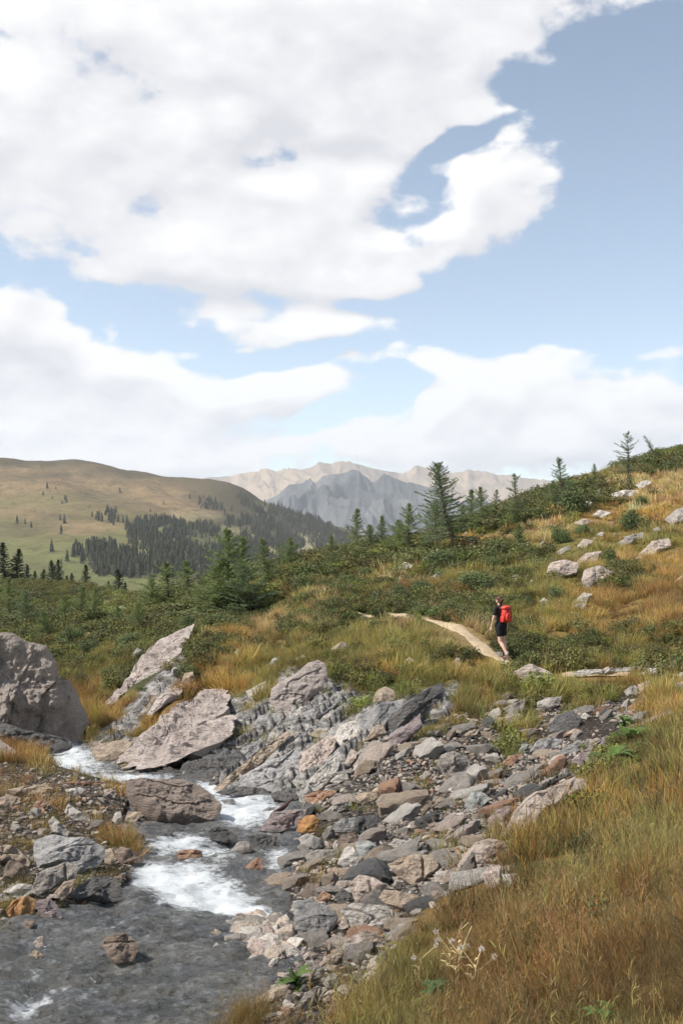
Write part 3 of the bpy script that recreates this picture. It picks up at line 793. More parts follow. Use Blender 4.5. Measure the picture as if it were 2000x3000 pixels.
def outline_rock(name, uv, material, label, tilt=38, front=0.30, back=0.34, box=2.6, cuts=6, rough=1.0, strata=0.0, Y=None, sink=0.06, ground_plane=False, seed=None, group=None, cat='rock', n_ang=None, jag=0.03, cracks=0.0, sdir=None, lift=0.0):
    """a solid stone whose rim follows a traced outline: the rim lies in a leaning plane through its contact with the ground,
    and the stone swells out of that plane to both sides, chipped by flat cuts"""
    seed = seed if seed is not None else (abs(hash((round(uv[0][0]), round(uv[0][1])))) % 9973)
    rg = np.random.default_rng(seed)
    P = np.array(uv, float)
    cu_, cv_ = P[:, 0].mean(), P[:, 1].mean()
    vmax = P[:, 1].max()
    ub = P[P[:, 1] > vmax - 0.12 * (vmax - P[:, 1].min() + 1)][:, 0].mean()
    if ground_plane:
        pts = [hit(float(np.clip(a, -350, 1950)), b) for a, b in uv]
        A = np.array([tuple(p) for p in pts])
        c0 = A.mean(0)
        _, _, vt = np.linalg.svd(A - c0)
        nrm = Vector(vt[2])
        if nrm.z < 0: nrm = -nrm
        # keep the plane open to the viewer
        vd = Vector(c0).normalized()
        if nrm.dot(-vd) < 0.22:
            nrm = (nrm + (-vd) * 0.35).normalized()
        base = Vector(c0)
    else:
        base = hit(ub, vmax) if Y is None else ray(ub, vmax) * Y
        if Y is None and 1700 < vmax < 2345 and -50 < ub < 720:
            wxy = on_water(ub, vmax)
            if inpoly(np.array([wxy[0]]), np.array([wxy[1]]), STREAM)[0] and wxy[1] < base.y:
                base = ray(ub, vmax) * wxy[1]; lift += .03
        vd = Vector((base.x, base.y, 0)).normalized()
        nrm = (-vd * math.cos(R(tilt)) + Vector((0, 0, 1)) * math.sin(R(tilt))).normalized()
    ex = Vector((0, 0, 1)).cross(nrm)
    if ex.length < 1e-3: ex = Vector((1, 0, 0))
    ex.normalize()
    if ex.x < 0: ex = -ex
    ey = nrm.cross(ex)
    if ey.z < 0: ey = -ey
    off0 = 0.0
    Q = []
    for a, b in uv:
        d = ray(a, b)
        t = base.dot(nrm) / d.dot(nrm)
        p = d * t - base
        Q.append((p.dot(ex), p.dot(ey)))
    Q = np.array(Q)
    size = math.sqrt(abs(0.5 * np.sum(Q[:, 0] * np.roll(Q[:, 1], -1) - np.roll(Q[:, 0], -1) * Q[:, 1])) + 1e-9)
    # star-shaped sampling round the centroid
    ar = Q[:, 0] * np.roll(Q[:, 1], -1) - np.roll(Q[:, 0], -1) * Q[:, 1]
    A2 = ar.sum()
    cx = ((Q[:, 0] + np.roll(Q[:, 0], -1)) * ar).sum() / (3 * A2); cy = ((Q[:, 1] + np.roll(Q[:, 1], -1)) * ar).sum() / (3 * A2)
    per = np.hypot(*(Q - np.roll(Q, -1, 0)).T).sum()
    pix = per / base.y * F * 0.435
    na = n_ang or int(np.clip(pix * 0.62, 26, 210))
    nr = max(5, int(na * 0.22))
    seg = np.hypot(*(np.roll(Q, -1, 0) - Q).T)
    cum = np.concatenate([[0], np.cumsum(seg)])
    tt = np.linspace(0, cum[-1], na, endpoint=False)
    QQ = np.concatenate([Q, Q[:1]])
    bx_, by_ = np.interp(tt, cum, QQ[:, 0]), np.interp(tt, cum, QQ[:, 1])
    jn = 1 + jag * fbm(bx_ / size * 6, by_ / size * 6, octs=3, seed=seed)
    bx_, by_ = cx + (bx_ - cx) * jn, cy + (by_ - cy) * jn
    ts = np.linspace(0, 1, nr + 1)[1:] ** 0.8
    rx = cx + ts[:, None] * (bx_ - cx)[None, :]; ry = cy + ts[:, None] * (by_ - cy)[None, :]
    T_ = np.repeat(ts, na)
    X_, Y_ = np.concatenate([[cx], rx.ravel()]), np.concatenate([[cy], ry.ravel()])
    T_ = np.concatenate([[0], T_])

    def swell(D, sgn):
        h = D * size * (1 - T_ ** box) ** 0.55
        for _ in range(cuts):
            a = rg.uniform(0, 2 * math.pi); s = rg.uniform(0.1, 0.8)
            h = np.minimum(h, D * size * rg.uniform(.55, 1.0) + s * ((X_ - cx) * math.cos(a) + (Y_ - cy) * math.sin(a)) * (1 if rg.random() < .85 else .5))
        h = np.maximum(h, 0.04 * size * (1 - T_ ** 4))
        k = 6.0 / size ** 0.6
        n = fbm(X_ * k, Y_ * k, np.full_like(X_, sgn * 3.3), octs=4, seed=seed + 5)
        h = h + rough * 0.035 * size ** 0.7 * n * (1 - T_ ** 6)
        if strata > 0:
            sa_ = sdir if sdir is not None else 0.0
            w_ = (X_ * -math.sin(R(sa_)) + Y_ * math.cos(R(sa_))) + 0.10 * fbm(X_ * 1.1, Y_ * 1.1, octs=3, seed=seed + 9)
            fr = 2.4 / size ** .5
            saw = (w_ * fr + 0.25 * vnoise(X_ * 2, Y_ * 2, seed=seed + 2)) % 1.0
            saw2 = (w_ * fr * 2.7 + 0.4 * vnoise(X_ * 3, Y_ * 3, seed=seed + 4)) % 1.0
            h = h + strata * (0.13 * (1 - saw) ** 1.3 + 0.03 * (1 - saw2)) * size ** .7 * (1 - T_ ** 5) * (.6 + .4 * vnoise(X_ * .9, Y_ * .9, seed=seed + 12))
        if cracks > 0:
            q1 = np.abs(fbm(X_ * 1.5 + 4, Y_ * 0.8, octs=3, seed=seed + 21)); q2 = np.abs(fbm(X_ * .7, Y_ * 1.9, octs=3, seed=seed + 22))
            h = h - cracks * 0.14 * (np.exp(-(q1 / .045) ** 2) + .7 * np.exp(-(q2 / .04) ** 2)) * (1 - T_ ** 6)
        return h

    hf = swell(front, 1); hb = swell(back, -1)
    E = np.array([tuple(ex), tuple(ey), tuple(nrm)])
    B = np.array(tuple(base))
    down = np.array([0, 0, -sink * size + lift + (0.34 * min(1.0, size / 1.6) if ground_plane else 0.0)])
    Vf = B + np.stack([X_, Y_, hf], 1) @ E + down
    Vb = B + np.stack([X_, Y_, -hb], 1) @ E + down
    nv = len(X_)
    rim = np.arange(nv - na, nv)
    faces = []

    def idx(side, r_, a_):
        if r_ == 0: return 0 if side == 0 else nv
        i = 1 + (r_ - 1) * na + (a_ % na)
        return i if (side == 0 or r_ == nr) else nv + i
    tri, quad = [], []
    for side in (0, 1):
        for a_ in range(na):
            f3 = (idx(side, 0, 0), idx(side, 1, a_), idx(side, 1, a_ + 1))
            tri.append(f3 if side == 0 else f3[::-1])
            for r_ in range(1, nr):
                f4 = (idx(side, r_, a_), idx(side, r_ + 1, a_), idx(side, r_ + 1, a_ + 1), idx(side, r_, a_ + 1))
                f4 = f4 if side == 0 else f4[::-1]
                tri.append((f4[0], f4[1], f4[2])); tri.append((f4[0], f4[2], f4[3]))
    V = np.concatenate([Vf, Vb])
    org = V.mean(0); org[2] = V[:, 2].min()
    flip = (A2 < 0)
    tri = np.array(tri)
    if flip: tri = tri[:, ::-1]
    me = mesh_from(name, V - org, tri)
    bmm = bmesh.new(); bmm.from_mesh(me)
    loose = [v_ for v_ in bmm.verts if not v_.link_faces]
    bmesh.ops.delete(bmm, geom=loose, context='VERTS')
    bmesh.ops.recalc_face_normals(bmm, faces=bmm.faces)
    bmm.to_mesh(me); bmm.free()
    me.set_sharp_from_angle(angle=R(38))
    o = link(name, me, RM[material] if isinstance(material, str) else material, loc=org)
    tag(o, label, cat, group)
    half = (V[:, :2].max(0) - V[:, :2].min(0)) / 2; mid = (V[:, :2].max(0) + V[:, :2].min(0)) / 2
    FOOT.append((mid[0], mid[1], half[0] * .92, half[1] * .92))
    HEROES.append(o)
    return o


def zoomer(ox, oy, wsrc):
    s = wsrc / 1568 * .784
    return lambda *pts: [(ox * .784 + a * s, oy * .784 + b * s) for a, b in pts]


q2, q3, q4, q5, q6, q7, q8 = zoomer(1000, 1200, 1000), zoomer(0, 1800, 700), zoomer(600, 1800, 700), zoomer(1300, 1700, 700), zoomer(0, 2350, 700), zoomer(650, 2350, 700), zoomer(1300, 2250, 700)
p2, p3 = zoomer(300, 2150, 600), zoomer(850, 2100, 650)

# --- great rocks of the gorge
outline_rock('cliff_boulder', q3((-420, 260), (-200, 130), (0, 90), (90, 85), (180, 130), (300, 160), (340, 220), (385, 310), (400, 370), (470, 390), (510, 480), (560, 600), (585, 660), (560, 740), (545, 850), (480, 880), (300, 900), (0, 900), (-420, 900)),
             'cliff', 'huge weathered grey rock wall rising from the left bank of the stream', tilt=14, front=.26, back=.34, box=3.2, cuts=9, rough=2.6, strata=.75, sdir=74, Y=26.2, cracks=0, n_ang=230)
outline_rock('wet_rock', q3((-200, 690), (0, 680), (150, 735), (300, 760), (460, 800), (490, 850), (400, 890), (250, 900), (150, 920), (0, 900), (-200, 860)), 'dark', 'dark wet ledge at the foot of the huge grey rock wall', tilt=35, front=.2, back=.3, rough=1.6, strata=.4, Y=24.4)
outline_rock('bank_rock', q3((-160, 830), (0, 800), (60, 850), (130, 890), (195, 950), (200, 1080), (100, 1090), (0, 1060), (-160, 1040)), 'cliff', 'pinkish bank rock left of the upper pool', tilt=40, Y=21.8, front=.25, rough=1.2)
outline_rock('flat_rock', q3((555, 740), (700, 600), (830, 480), (920, 320), (1060, 190), (1200, 130), (1275, 95), (1240, 200), (1170, 300), (1150, 420), (1000, 520), (860, 590), (740, 670), (700, 760), (640, 870), (570, 860)), 'slab',
             'long pale slab climbing steeply beside the huge rock wall', ground_plane=True, front=.14, back=.3, box=5, cuts=7, strata=.34, sdir=38, cracks=.5, rough=2.2, jag=.06, n_ang=190, lift=-.02)
outline_rock('flat_rock', q3((965, 690), (1020, 600), (1100, 520), (1205, 485), (1195, 545), (1080, 625), (990, 700)), 'slab', 'narrow pale slab in the grass between two long slabs', ground_plane=True, front=.2, strata=.3, sdir=38)
outline_rock('stone', q3((868, 255), (905, 212), (948, 238), (942, 292), (880, 312)), 'pale', 'single pale block standing in the green slope above the long slab', tilt=10)
outline_rock('boulder', q3((600, 870), (680, 832), (800, 810), (875, 830), (865, 900), (800, 965), (700, 985), (640, 965), (610, 920)), 'tan', 'rounded tan boulder overhanging the upper white pool', tilt=30, front=.34, cuts=3, box=2.2, Y=23.6)
outline_rock('flat_rock', q3((750, 1020), (860, 890), (950, 820), (1100, 720), (1240, 610), (1350, 540), (1470, 520), (1512, 600), (1492, 690), (1325, 755), (1155, 875), (1005, 965), (850, 1030)), 'slab', 'large rose grey bedrock slab above the stream, upper half over the crack', ground_plane=True, front=.16, back=.3, box=4, cuts=8, strata=.45, sdir=36, cracks=.6, rough=2.2, n_ang=210, jag=.08)
outline_rock('flat_rock', q3((830, 1060), (1010, 985), (1160, 897), (1330, 777), (1500, 708), (1545, 722), (1535, 840), (1470, 890), (1300, 955), (1150, 1025), (1000, 1075), (880, 1085)), 'slab', 'large rose grey bedrock slab above the stream, lower half under the crack', ground_plane=True, front=.17, back=.3, box=4, cuts=7, strata=.4, sdir=36, cracks=.4, rough=2, n_ang=170, jag=.08)
outline_rock('wet_rock', q3((720, 1060), (850, 1070), (1000, 1085), (1160, 1030), (1320, 965), (1560, 880), (1600, 960), (1500, 1060), (1400, 1130), (1200, 1095), (1000, 1100), (800, 1095)), 'dark', 'black wet ledge under the rose slab at the water', ground_plane=True, front=.12, back=.3, strata=.9, sdir=32, rough=2.4, lift=-.2, box=4)
outline_rock('rock_outcrop', q4((425, 550), (440, 470), (500, 420), (580, 380), (680, 300), (740, 285), (788, 300), (798, 380), (790, 460), (700, 525), (640, 600), (570, 570), (540, 660), (495, 640)), 'slab', 'cleft pale outcrop breaking through the turf of the knoll', tilt=35, front=.2, back=.3, box=4, cuts=7, strata=.4, sdir=40, cracks=.8, rough=1.4)
for pts, c, lb in [
    (q4((330, 810), (520, 690), (640, 610), (700, 590), (722, 632), (600, 722), (450, 805), (340, 870)), 'dark', 'long black ledge running up under the cleft outcrop'),
    (q4((640, 645), (760, 580), (870, 500), (915, 510), (890, 575), (780, 645), (690, 700)), 'wet', 'dark blue grey ledge right of the long black ledge'),
    (q4((100, 1035), (105, 960), (170, 900), (330, 832), (410, 818), (330, 905), (210, 995)), 'wet', 'spotted grey ledge below the long black ledge'),
    (q4((-20, 1090), (-20, 930), (150, 878), (182, 932), (100, 1022), (45, 1105)), 'dark', 'wet black ledge at the water between the rose slab and the tan ledge'),
    (q4((55, 1150), (200, 1030), (340, 918), (450, 828), (542, 768), (565, 800), (470, 893), (350, 995), (225, 1080), (100, 1165)), 'tan', 'long tan ledge slanting down to the white water'),
    (q4((478, 945), (490, 840), (560, 788), (640, 768), (694, 790), (622, 855), (542, 925)), 'grey', 'speckled grey ledge above the broad wet slab'),
    (q4((180, 1125), (300, 1030), (420, 958), (500, 938), (600, 878), (640, 930), (622, 1000), (602, 1080), (645, 1155), (560, 1195), (400, 1160)), 'wet', 'broad blue grey wet slab sloping into the stream'),
    (q4((618, 1010), (640, 900), (720, 850), (800, 798), (864, 788), (852, 872), (780, 965), (722, 1050), (650, 1075)), 'pink', 'rose brown rock face beside the broad wet slab'),
    (q4((848, 800), (890, 720), (990, 688), (1024, 740), (1024, 832), (960, 888), (900, 860)), 'pale', 'bright silver grey slab at the top of the scree edge'),
    (q4((638, 1165), (700, 1060), (790, 978), (872, 888), (894, 932), (872, 1015), (800, 1100), (720, 1172)), 'pale', 'silver grey slab slanting between rose face and scree'),
    (q4((678, 790), (760, 720), (884, 688), (862, 765), (760, 808)), 'tan', 'tan mossy ledge above the rose brown rock face'),
    (q4((430, 1180), (560, 1150), (640, 1150), (620, 1215), (540, 1240), (450, 1215)), 'dark', 'black wet foot of the broad wet slab'),
    (q4((60, 1175), (180, 1130), (400, 1150), (440, 1200), (250, 1190), (120, 1195)), 'dark', 'low black rim between the tan ledge and the white water'),
]:
    outline_rock('flat_rock', pts, c, lb, tilt=66, front=.12, back=.42, box=4.5, cuts=7, strata=.35, sdir=40, cracks=.25, rough=1.7, jag=.05, sink=.02)
outline_rock('rock_outcrop', q4((1000, 670), (1070, 620), (1180, 560), (1325, 540), (1300, 620), (1200, 700), (1170, 780), (1080, 810), (1010, 770)), 'wet', 'blue grey outcrop at the top of the scree', tilt=45, front=.25, strata=.5, sdir=50, rough=1.4)
outline_rock('rock_outcrop', q4((1160, 880), (1230, 770), (1340, 700), (1410, 640), (1425, 720), (1340, 800), (1220, 890)), 'purple', 'plum grey ledge slanting above the scree', tilt=50, front=.22, strata=.4, sdir=38)
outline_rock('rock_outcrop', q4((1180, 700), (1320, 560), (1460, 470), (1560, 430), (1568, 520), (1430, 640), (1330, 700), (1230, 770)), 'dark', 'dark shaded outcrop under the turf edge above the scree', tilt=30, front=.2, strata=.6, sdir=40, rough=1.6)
for pts, c, lb in [
    (q4((1100, 570), (1120, 500), (1180, 465), (1240, 490), (1255, 545), (1180, 575)), 'tan', 'knobbly tan rock at the turf edge above the blue grey outcrop'),
    (q4((1308, 310), (1340, 275), (1380, 300), (1372, 355), (1330, 345)), 'pink', 'upright pink stone on the turf of the knoll'),
    (q4((775, 262), (850, 200), (912, 172), (952, 210), (940, 245), (850, 268)), 'pink', 'flat pink slab lying on the grass of the knoll'),
    (q4((268, 500), (340, 460), (400, 428), (414, 480), (335, 540), (290, 535)), 'pale', 'pale blocky rock in the turf left of the cleft outcrop'),
    (q4((418, 325), (440, 290), (490, 268), (492, 305), (445, 335)), 'pale', 'small pale stone on the grass above the cleft outcrop'),
    (q4((330, 720), (350, 660), (470, 640), (490, 690), (400, 740)), 'wet', 'shining grey rock under the cleft outcrop'),
    (q4((70, 500), (130, 450), (140, 480), (90, 520)), 'tan', 'thin tan stone in the orange grass above the rose slab'),
    (q4((190, 250), (215, 225), (240, 235), (220, 265)), 'pale', 'small pale stone in the orange grass strip'),
    (q4((90, 190), (105, 160), (125, 170), (115, 195)), 'pale', 'small white stone in the dark green brush'),
    (q3((1190, 440), (1210, 380), (1270, 370), (1280, 420), (1220, 470)), 'tan', 'tan stone in the turf at the head of the long slab'),
    (q4((930, 30), (980, 8), (1050, 2), (1056, 30), (990, 45)), 'pale', 'flat pale stone beside the trail on the knoll crest'),
]:
    outline_rock('stone', pts, c, lb, tilt=38)

# --- the banded boulder and the stones of the stream
outline_rock('boulder', p2((180, 410), (280, 378), (450, 366), (620, 372), (740, 410), (850, 490), (908, 560), (898, 650), (820, 705), (680, 730), (560, 738), (420, 712), (300, 650), (215, 560), (180, 480)), 'boulder', 'big flat banded brown boulder jutting into the stream', tilt=52, front=.30, back=.30, box=3.2, cuts=4, strata=.6, sdir=-4, rough=1.8, Y=16.6, sink=.0, lift=.05, n_ang=190)
STONES = [
    (p2((808, 765), (870, 720), (960, 738), (1038, 800), (1025, 845), (930, 860), (830, 820)), 'dark', 'black wet stone standing in the white water'),
    (p2((562, 935), (600, 905), (680, 897), (760, 910), (772, 960), (690, 995), (585, 975)), 'rust', 'rounded dark red stone half sunk in the stream'),
    (p2((1085, 1040), (1165, 970), (1212, 955), (1230, 1045), (1160, 1080)), 'rust', 'orange pointed stone half sunk in the stream'),
    (p2((965, 920), (1040, 840), (1110, 838), (1175, 915), (1050, 950)), 'grey', 'low pale stone beside the black stone in the stream'),
    (p2((1100, 800), (1200, 780), (1340, 790), (1360, 850), (1250, 900), (1140, 870)), 'dark', 'dark wet ledge above the little fall'),
    (p2((1190, 750), (1300, 620), (1450, 588), (1570, 585), (1510, 700), (1350, 765)), 'purple', 'plum grey slab awash beside the white water'),
    (p2((1488, 745), (1498, 672), (1560, 622), (1620, 618), (1668, 665), (1640, 740), (1560, 775)), 'orange', 'bright ochre stone at the right edge of the stream'),
    (p2((905, 520), (1000, 505), (1030, 540), (960, 570)), 'wet', 'small grey stone under the white water behind the boulder'),
    (p2((1215, 605), (1270, 570), (1330, 575), (1290, 615)), 'wet', 'small grey stone in the white water'),
    (p2((420, 770), (500, 735), (545, 760), (530, 800), (440, 800)), 'dark', 'flat black stone under the overhang of the big boulder'),
    (q6((665, 950), (700, 900), (820, 878), (895, 930), (905, 1000), (870, 1065), (760, 1090), (695, 1010)), 'brown', 'brown stone just under the surface of the near water'),
    (q6((215, 945), (250, 905), (285, 898), (295, 980), (262, 1005)), 'pink', 'small pink stone standing in the near water'),
    (q6((180, 1035), (230, 985), (300, 1030), (262, 1068)), 'tan', 'small orange tan stone in the near water'),
    (q6((635, 1380), (700, 1320), (830, 1308), (905, 1340), (955, 1395), (800, 1440), (670, 1430)), 'purple', 'plum grey stone awash in the nearest water'),
    (q6((1380, 880), (1410, 848), (1455, 870), (1440, 905)), 'tan', 'tan pebble stone on the gravel bar'),
    (q6((1395, 970), (1420, 940), (1450, 965), (1425, 990)), 'pale', 'white pebble stone on the gravel bar'),
    (q6((1450, 965), (1480, 940), (1520, 955), (1490, 980)), 'pale', 'flat white pebble stone on the gravel bar'),
    (q7((300, 1095), (330, 1045), (385, 1035), (370, 1080), (320, 1115)), 'pale', 'small pale stone at the end of the gravel bar'),
    (q7((525, 1010), (570, 975), (610, 985), (600, 1040), (545, 1045)), 'pink', 'rounded pink stone below the gravel bar'),
    (q7((470, 1010), (500, 985), (515, 1010), (495, 1035)), 'pale', 'small white stone below the gravel bar'),
    # left bank
    (q6((225, 250), (340, 203), (470, 230), (580, 235), (685, 290), (692, 360), (640, 425), (520, 458), (400, 415), (250, 430), (215, 350)), 'wet', 'large grey wavy layered rock on the left bank'),
    (q6((210, 590), (240, 470), (330, 430), (440, 385), (525, 430), (500, 485), (400, 525), (300, 590), (240, 612)), 'grey', 'long grey rock in front of the wavy layered rock'),
    (q6((15, 585), (120, 530), (215, 538), (225, 590), (110, 638)), 'pale', 'flat white stone on the left bank'),
    (q6((38, 705), (90, 640), (190, 608), (238, 640), (228, 725), (130, 778), (60, 755)), 'orange', 'rounded orange stone on the left bank at the water'),
    (q6((232, 645), (330, 628), (385, 680), (402, 725), (330, 745), (255, 745)), 'purple', 'plum stone beside the rounded orange stone'),
    (q6((245, 808), (280, 742), (372, 730), (414, 772), (340, 822)), 'purple', 'flat plum stone dipping into the water'),
    (q6((345, 610), (420, 520), (498, 498), (492, 562), (420, 645), (388, 662)), 'tan', 'tan leaning stone beside the ribbed black rock'),
    (q6((430, 655), (500, 560), (600, 500), (700, 478), (765, 500), (805, 570), (820, 640), (700, 655), (600, 645), (500, 672)), 'dark', 'ribbed dark rock at the edge of the near pool'),
    (q6((-60, 330), (0, 285), (60, 275), (130, 310), (202, 392), (190, 420), (90, 385), (40, 390), (-60, 420)), 'tan', 'pinkish tan rock at the edge of the left bank'),
    (q6((25, 435), (60, 380), (130, 388), (195, 442), (170, 495), (90, 515), (35, 485)), 'brown', 'brown cracked stone under the pinkish tan rock'),
    (q6((678, 315), (730, 298), (775, 380), (730, 415), (688, 395)), 'tan', 'tan stone right of the wavy layered rock'),
    (q6((748, 315), (800, 288), (880, 320), (910, 372), (800, 408), (768, 375)), 'brown', 'rounded brown stone reaching into the white water'),
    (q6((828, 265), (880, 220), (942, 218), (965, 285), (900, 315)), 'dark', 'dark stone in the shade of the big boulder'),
    (q6((-30, 600), (20, 595), (75, 635), (20, 668), (-30, 665)), 'grey', 'grey stone left of the flat white stone'),
    (q6((318, 125), (350, 88), (455, 190), (445, 228), (340, 190)), 'pale', 'pale leaning stone in the dry grass of the left bank'),
    (q6((422, 65), (450, 8), (595, 110), (585, 145), (480, 115)), 'pale', 'long white splinter stone in the dry grass of the left bank'),
    (q6((-20, 790), (20, 750), (75, 770), (40, 800)), 'pale', 'small white stone at the water left of the plum stones'),
    (q6((70, 835), (95, 800), (140, 800), (120, 835)), 'wet', 'small grey stone at the water beside the orange stone'),
    (q6((140, 860), (160, 800), (230, 790), (225, 840), (180, 870)), 'brown', 'small brown stone at the water below the orange stone'),
    (q6((820, 130), (840, 70), (930, 75), (945, 100), (880, 150)), 'tan', 'flat tan stones edge beside the big boulder'),
    (q6((735, 120), (760, 60), (795, 60), (805, 115), (770, 150)), 'pale', 'upright pale stone between grass and big boulder'),
    (q6((730, 190), (790, 150), (840, 160), (800, 200)), 'purple', 'dark red flat stone beside the big boulder'),
    (q6((-40, 30), (0, -30), (60, -60), (110, -30), (60, 60), (-40, 80)), 'tan', 'broad tan rock at the back of the left bank'),
    (q6((205, 40), (240, -10), (300, -20), (310, 30), (260, 70)), 'rust', 'dark red stone at the back of the left bank'),
    (q3((690, 1200), (680, 1150), (730, 1140), (765, 1170), (750, 1205)), 'pink', 'rounded pink stone in the tall grass beside the big boulder'),
    (q3((40, 1150), (150, 1125), (300, 1110), (350, 1140), (250, 1180), (100, 1190)), 'tan', 'long flat tan stone at the back edge of the left bank'),
    (q3((430, 1150), (520, 1130), (570, 1150), (520, 1190), (440, 1185)), 'pale', 'flat pale stone at the back edge of the left bank'),
    (q3((390, 1105), (480, 1095), (560, 1100), (740, 1095), (640, 1120), (480, 1122)), 'rust', 'thin rusty rim stone over the upper pool'),
    (q3((195, 880), (230, 860), (270, 870), (250, 910), (210, 910)), 'dark', 'small dark stone at the head of the upper pool'),
    (q3((310, 960), (330, 930), (355, 940), (345, 970)), 'dark', 'small black stone in the upper pool'),
    # right bank
    (q7((465, 645), (600, 636), (742, 700), (762, 760), (722, 835), (600, 905), (520, 925), (478, 800)), 'wet', 'square grey block standing in the water at the right bank'),
    (q7((768, 705), (860, 655), (960, 668), (1080, 670), (1165, 742), (1165, 795), (1030, 812), (860, 860), (828, 770)), 'pale', 'whitish flat topped rock behind the square block'),
    (q7((828, 545), (900, 470), (990, 488), (1085, 540), (1060, 585), (1010, 655), (880, 660)), 'pink', 'big pink grey rock on the right bank'),
    (q7((1028, 625), (1060, 570), (1150, 580), (1250, 600), (1315, 622), (1260, 695), (1170, 708), (1080, 668)), 'tan', 'tan rounded rock at the edge of the dry grass'),
    (q7((1085, 405), (1200, 350), (1300, 338), (1400, 370), (1435, 425), (1350, 505), (1260, 552), (1150, 478)), 'tan', 'big tan wedge shaped slab on the scree'),
    (q7((755, 405), (800, 300), (850, 278), (902, 350), (892, 405), (820, 428)), 'pale', 'upright pale block left of the tan wedge slab'),
    (q7((878, 262), (960, 248), (1012, 280), (980, 345), (910, 365), (878, 312)), 'lichen', 'greenish grey block behind the upright pale block'),
    (q7((1088, 275), (1150, 238), (1242, 260), (1222, 305), (1140, 308)), 'pale', 'pale flat stone above the tan wedge slab'),
    (q7((498, 235), (560, 200), (652, 240), (600, 275), (520, 270)), 'pale', 'pale flat stone at the top of the little fall'),
    (q7((538, 345), (620, 308), (760, 308), (782, 352), (680, 395), (560, 398)), 'grey', 'grey flat rock right of the little fall'),
    (q7((738, 275), (790, 210), (862, 200), (872, 252), (790, 292)), 'brown', 'brown rounded stone right of the pale flat stone'),
    (q7((618, 465), (700, 428), (850, 428), (905, 460), (820, 495), (720, 508)), 'tan', 'long tan slab below the upright pale block'),
    (q7((485, 610), (560, 540), (652, 518), (645, 605), (560, 638)), 'brown', 'brown wedge stone over the water edge'),
    (q7((615, 638), (660, 578), (725, 610), (702, 658)), 'rust', 'small reddish stone between brown wedge and dark stone'),
    (q7((745, 605), (800, 568), (845, 600), (822, 658), (758, 658)), 'dark', 'dark grey stone beside the big pink grey rock'),
    (q7((730, 560), (760, 515), (850, 510), (850, 545), (790, 570)), 'pink', 'flat pink stone above the dark grey stone'),
    (q7((1000, 455), (1030, 430), (1080, 440), (1075, 490), (1020, 490)), 'rust', 'small orange stone left of the tan wedge slab'),
    (q7((1035, 395), (1050, 345), (1115, 345), (1110, 390), (1060, 415)), 'rust', 'orange cube stone above the tan wedge slab'),
    (q7((900, 440), (960, 380), (1025, 360), (1020, 405), (960, 450)), 'wet', 'blue grey flat stone beside the orange cube stone'),
    (q7((1380, 530), (1420, 470), (1500, 430), (1600, 420), (1560, 480), (1450, 535)), 'pink', 'pink slab at the grass edge beside the tan wedge slab'),
    (q7((515, 1140), (560, 1080), (642, 1068), (655, 1145), (580, 1180)), 'grey', 'grey triangular stone at the near shore'),
    (q7((480, 1350), (540, 1260), (620, 1200), (695, 1230), (640, 1300), (540, 1365)), 'grey', 'grey slab stone at the near grass edge'),
    (q7((225, 1290), (330, 1220), (425, 1188), (435, 1275), (330, 1320)), 'tan', 'hollowed tan rock on the near shore'),
    (q7((-10, 1456), (60, 1375), (140, 1345), (165, 1405), (80, 1470)), 'tan', 'pale tan rock at the very edge of the near grass'),
    (q7((825, 900), (900, 840), (1020, 848), (1005, 930), (880, 970), (755, 975)), 'pink', 'pink rock half hidden by the near grass'),
    (q7((855, 850), (900, 788), (1025, 788), (1012, 838)), 'orange', 'orange capped stone behind the near grass'),
    (q7((640, 1070), (680, 1010), (760, 960), (800, 980), (740, 1060), (680, 1090)), 'tan', 'tan slab stone between shore and near grass'),
    (q7((760, 800), (790, 745), (835, 760), (830, 820), (790, 835)), 'pink', 'small pink stone left of the whitish flat topped rock'),
    (q7((660, 1190), (700, 1130), (760, 1120), (740, 1190), (690, 1215)), 'grey', 'small grey stone at the foot of the near grass'),
    # rocks at the dry grass edge
    (q8((385, 440), (450, 290), (530, 200), (700, 120), (850, 55), (925, 68), (935, 115), (800, 185), (640, 305), (590, 410), (470, 415), (430, 452)), 'pink', 'long smooth pink grey rock rising along the dry grass edge'),
    (q8((85, 630), (200, 490), (290, 456), (400, 478), (455, 458), (455, 525), (380, 598), (320, 612), (180, 662), (88, 662)), 'pink', 'broad pink slab below the long smooth rock'),
    (q8((235, 695), (310, 628), (372, 640), (380, 705), (372, 775), (300, 790)), 'pink', 'round pink stone at the grass edge'),
    (q8((368, 645), (480, 632), (515, 662), (400, 690)), 'tan', 'flat stone lying on the pale stone at the grass edge'),
    (q8((378, 695), (480, 688), (505, 745), (400, 792)), 'pale', 'pale stone beside the round pink stone'),
    (q8((135, 215), (180, 152), (260, 158), (305, 200), (225, 268), (150, 288)), 'lichen', 'grey stone with yellow green lichen in the shady gully'),
    (q8((-10, 735), (80, 660), (230, 615), (150, 700), (0, 760)), 'tan', 'tan ledge stone beside the round pink stone'),
    (q8((280, 340), (340, 270), (430, 240), (460, 260), (400, 370), (310, 380)), 'purple', 'rough plum stone beside the long smooth rock'),
    (q8((560, 190), (640, 110), (760, 40), (840, 15), (830, 45), (700, 110), (600, 185)), 'dark', 'dark thin ledge behind the long smooth rock'),
    # trail and gully
    (q5((448, 625), (555, 568), (640, 588), (715, 630), (650, 690), (580, 702), (500, 660)), 'pink', 'pink stepping slab at the end of the trail below the hiker'),
    (q5((820, 628), (900, 602), (1100, 596), (1250, 580), (1352, 590), (1342, 608), (1100, 622), (860, 645)), 'pale', 'very long flat pale stone edging the trail'),
    (q5((1268, 628), (1350, 595), (1490, 605), (1502, 635), (1350, 652)), 'pale', 'flat pale stone at the end of the long trail stone'),
